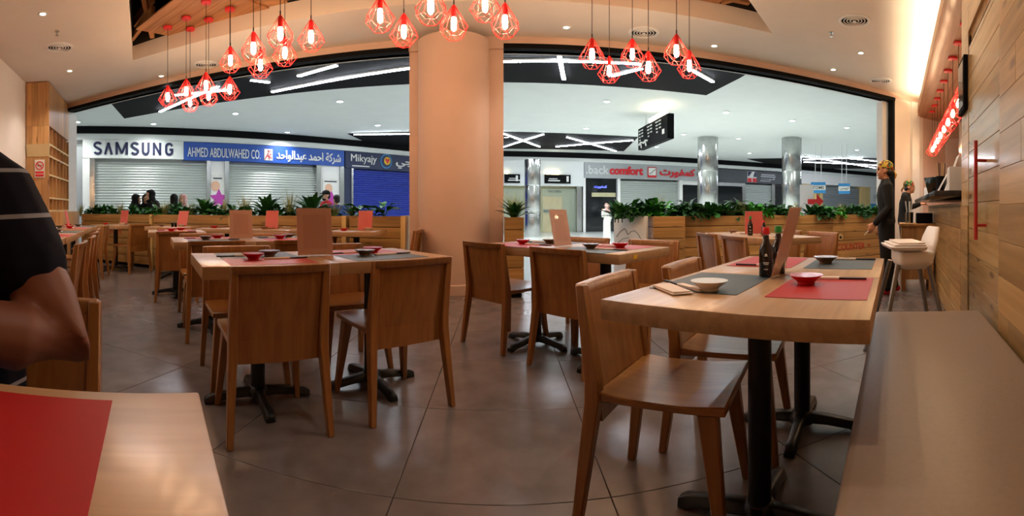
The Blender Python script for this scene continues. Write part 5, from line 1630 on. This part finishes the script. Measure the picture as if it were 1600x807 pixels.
# ---- the man at the near left table, seated on the far side with folded arms
SX, ST_ = -.475, 1.0
seat = R(SX, ST_)
kman = 1.08
def near_man():
    t = thing('person', 'seated man in navy polo with pale stripes, arm folded, cut by the left edge', 'person', (seat.x, seat.y, 0), A - PI / 2)
    j = dict(head=V(.03, 0, 1.305), neck=V(-.01, 0, 1.155), chest=V(-.03, 0, .95), waist=V(-.02, 0, .74), pelvis=V(-.03, 0, .56), shL=V(.0, .125, 1.045), shR=V(.0, -.19, 1.075),
             elL=V(.085, .305, .745), elR=V(.08, -.30, .77), wrL=V(.24, .04, .815), wrR=V(.23, -.05, .79), hipL=V(.0, .1, .53), hipR=V(.0, -.1, .53), knL=V(.40, .13, .53), knR=V(.40, -.13, .53),
             anL=V(.38, .13, .09), anR=V(.38, -.13, .09), toL=V(.53, .15, .035), toR=V(.53, -.15, .035))
    mix = lambda a, b, f: a * (1 - f) + b * f
    chains = [[(*j['pelvis'], .12, .17), (*j['waist'], .12, .165), (*j['chest'], .12, .175), (*mix(j['chest'], j['neck'], .6), .09, .15), (*j['neck'], .06, .066)], [(*j['neck'], .06), (*mix(j['neck'], j['head'], .8), .058)]]
    bl, q = head_blobs(j['head'], 1.04)
    for s_ in 'LR':
        chains.append([(*j['sh' + s_], .070), (*mix(j['sh' + s_], j['el' + s_], .35), .070), (*mix(j['sh' + s_], j['el' + s_], .75), .066), (*j['el' + s_], .060), (*mix(j['el' + s_], j['wr' + s_], .3), .067), (*mix(j['el' + s_], j['wr' + s_], .65), .056), (*j['wr' + s_], .033)])
        d = (j['wr' + s_] - j['el' + s_]).normalized()
        chains += hand_chains(j['wr' + s_], d, V(0, 0, 1), 1.08, .45)
        chains.append([(*j['hip' + s_], .1), (*mix(j['hip' + s_], j['kn' + s_], .5), .085), (*j['kn' + s_], .062), (*mix(j['kn' + s_], j['an' + s_], .35), .056), (*j['an' + s_], .038)])
        chains.append([(*(j['an' + s_] - V(.04, 0, .03)), .034), (*j['to' + s_], .03)])
    remeshed('body', chains, bl, .008, M['skin_dark'], t, 6)
    face(t, q, 1.04)
    remeshed('hair', [], [(q(-.022, 0, .052), (.104, .087, .09)), (q(-.06, 0, -.01), (.057, .078, .072))], .011, M['hair'], t)
    e = .014
    ch = [[(*(j['pelvis'] + V(0, 0, -.02)), .125 + e, .185 + e), (*j['waist'], .125 + e, .175 + e), (*j['chest'], .125 + e, .18 + e), (*mix(j['chest'], j['neck'], .6), .095 + e, .155 + e), (*mix(j['chest'], j['neck'], .93), .065 + e, .075 + e)]]
    for s_ in 'LR':
        a, b = j['sh' + s_], j['el' + s_]
        ch.append([(*(mix(j['chest'], a, .75) + V(0, 0, .06)), .075), (*a, .08 + e), (*mix(a, b, .35), .077 + e), (*mix(a, b, .50), .073 + e)])
    remeshed('polo_shirt', ch, [], .008, M['polo'], t, 8)
    ch = [[(*(j['pelvis'] + V(0, 0, -.02)), .12, .18), (*(j['pelvis'] + V(.02, 0, -.06)), .1, .18)]]
    for s_ in 'LR':
        ch.append([(*j['hip' + s_], .11), (*mix(j['hip' + s_], j['kn' + s_], .5), .1), (*j['kn' + s_], .078), (*mix(j['kn' + s_], j['an' + s_], .5), .07), (*j['an' + s_], .06)])
    remeshed('trousers', ch, [], .012, M['denim'], t)
    for s_ in 'LR':
        a, b = j['an' + s_], j['to' + s_]
        remeshed('shoe', [[(*(a - V(.045, 0, .04)), .045), (*(mix(a, b, .5) - V(0, 0, .015)), .05), (*b, .036)]], [], .012, M['black'], t)
    return t
near_man()

# ---- standing waiter in profile, hand with a pen
th = (1384 - CX) / F
p = Vector((5.66 * math.sin(th), 5.66 * math.cos(th), 0))
view = -th                                            # yaw 0 faces +x; facing left of the view direction
fyaw = PI - th + .12
person('person in black shirt and trousers with bright bandana, standing in profile before the planter', p, fyaw, 1.585, M['skin'], M['black_cloth'], M['black_cloth'],
       dict(elL=(-.02, .2, 1.10), wrL=(.16, .19, .90), hdL=(.6, 0, -.8), elR=(-.06, -.2, 1.10), wrR=(.06, -.2, .86), anL=(-.0, .1, .085), toL=(.15, .11, .03), anR=(-.12, -.09, .085), toR=(.03, -.1, .03), knR=(-.02, -.1, .49)),
       cover=('bandana', M['bandana']), shoe='red_cloth', voxel=.010)
o = MB().tube([(0, 0, 0), (.05, 0, -.05)], .004, 6).build('pen', M['print_white'], None, p + Matrix.Rotation(fyaw, 3, 'Z') @ Vector((.22, .17, .76)), fyaw)
tag(o, 'white pen in the hand of the standing waiter', 'pen')
# ---- second worker, behind the counter end
th = (1413 - CX) / F
p = Vector((7.75 * math.sin(th), 7.75 * math.cos(th), 0))
person('person in black with green bandana bending over the counter end, facing right', p, -th + .0, 1.50, M['skin'], M['black_cloth'], M['black_cloth'],
       dict(head=(.10, 0, 1.55), neck=(.05, 0, 1.41), chest=(.02, 0, 1.25), elL=(.08, .2, 1.16), wrL=(.30, .12, 1.24), hdL=(1, -.2, .1), elR=(.08, -.2, 1.16), wrR=(.28, -.12, 1.24), hdR=(1, .2, .1)),
       cover=('bandana', M['bandana_green']), voxel=.011, shoe='black')
# ---- people in the mall
def far(px, r, dz=MF):
    th = (px - CX) / F
    return Vector((r * math.sin(th), r * math.cos(th), dz)), th
P_, th = far(948, 20.3)
person('man in long white robe and red checked headcloth walking in the mall', P_, -th + PI - .9, 1.60, M['skin'], M['white_cloth'], M['white_cloth'], dict(elL=(.05, .2, 1.1), wrL=(.17, .12, 1.33), hdL=(0, -.3, 1)), robe=True, cover=('ghutra', M['ghutra']), voxel=.014, shoe='black')
wom = [(206, 11.4, 1.74, 'black_cloth', 'black_cloth', 'woman in black with head bowed, leftmost behind the planter', -.5, dict(head=(.12, 0, 1.55), neck=(.06, 0, 1.42))),
       (228, 11.5, 1.72, 'black_cloth', 'black_cloth', 'woman in black headscarf facing us behind the planter', PI * 1.0, None),
       (240.5, 11.2, 1.83, 'black_cloth', 'black_cloth', 'tallest woman in black leaning to the woman beside her', PI * .75, dict(head=(.10, 0, 1.56), neck=(.05, 0, 1.43))),
       (272, 11.4, 1.72, 'black_cloth', 'black_cloth', 'woman in dark headscarf seen from behind, right of the tall one', .3, None),
       (286, 11.5, 1.72, 'floral', 'ghutra', 'woman in reddish headscarf and white floral dress behind the planter', PI * .85, None)]
for px, r, H, top, cov, lb, dyaw, J in wom:
    P_, th = far(px, r)
    fy = {'209': 0, }.get(str(px), None)
    yaw = -PI / 2 - th if dyaw == PI * 1.0 else (-th + (PI if dyaw > 1 else 0) + (.4 if dyaw > 1 else -.0))
    if px == 272: yaw = PI / 2 - th
    if px == 286: yaw = -PI / 2 - th - .6
    person('person: ' + lb if False else lb.replace('woman', 'person').replace('tallest person', 'tallest person'), P_, yaw, H, M['skin_fair'], M[top], M['black_cloth'], J, robe=True, cover=('hijab', M[cov]), voxel=.013, shoe='black', group='people behind the left planters')
P_, th = far(510, 11.6)
person('man with dark cap and beard in a red shirt behind the left planter', P_, PI - th + .5, 1.82, M['skin_fair'], M['red_cloth'], M['denim'], None, sleeve=.7, cover=('cap', M['black_cloth']), voxel=.013, group='people behind the left planters')
P_, th = far(526, 11.3)
person('person in blue denim shirt walking right of the man in red', P_, -th + PI / 2 + .4, 1.70, M['skin_fair'], M['denim'], M['black_cloth'], None, voxel=.013, hair='hair', group='people behind the left planters')
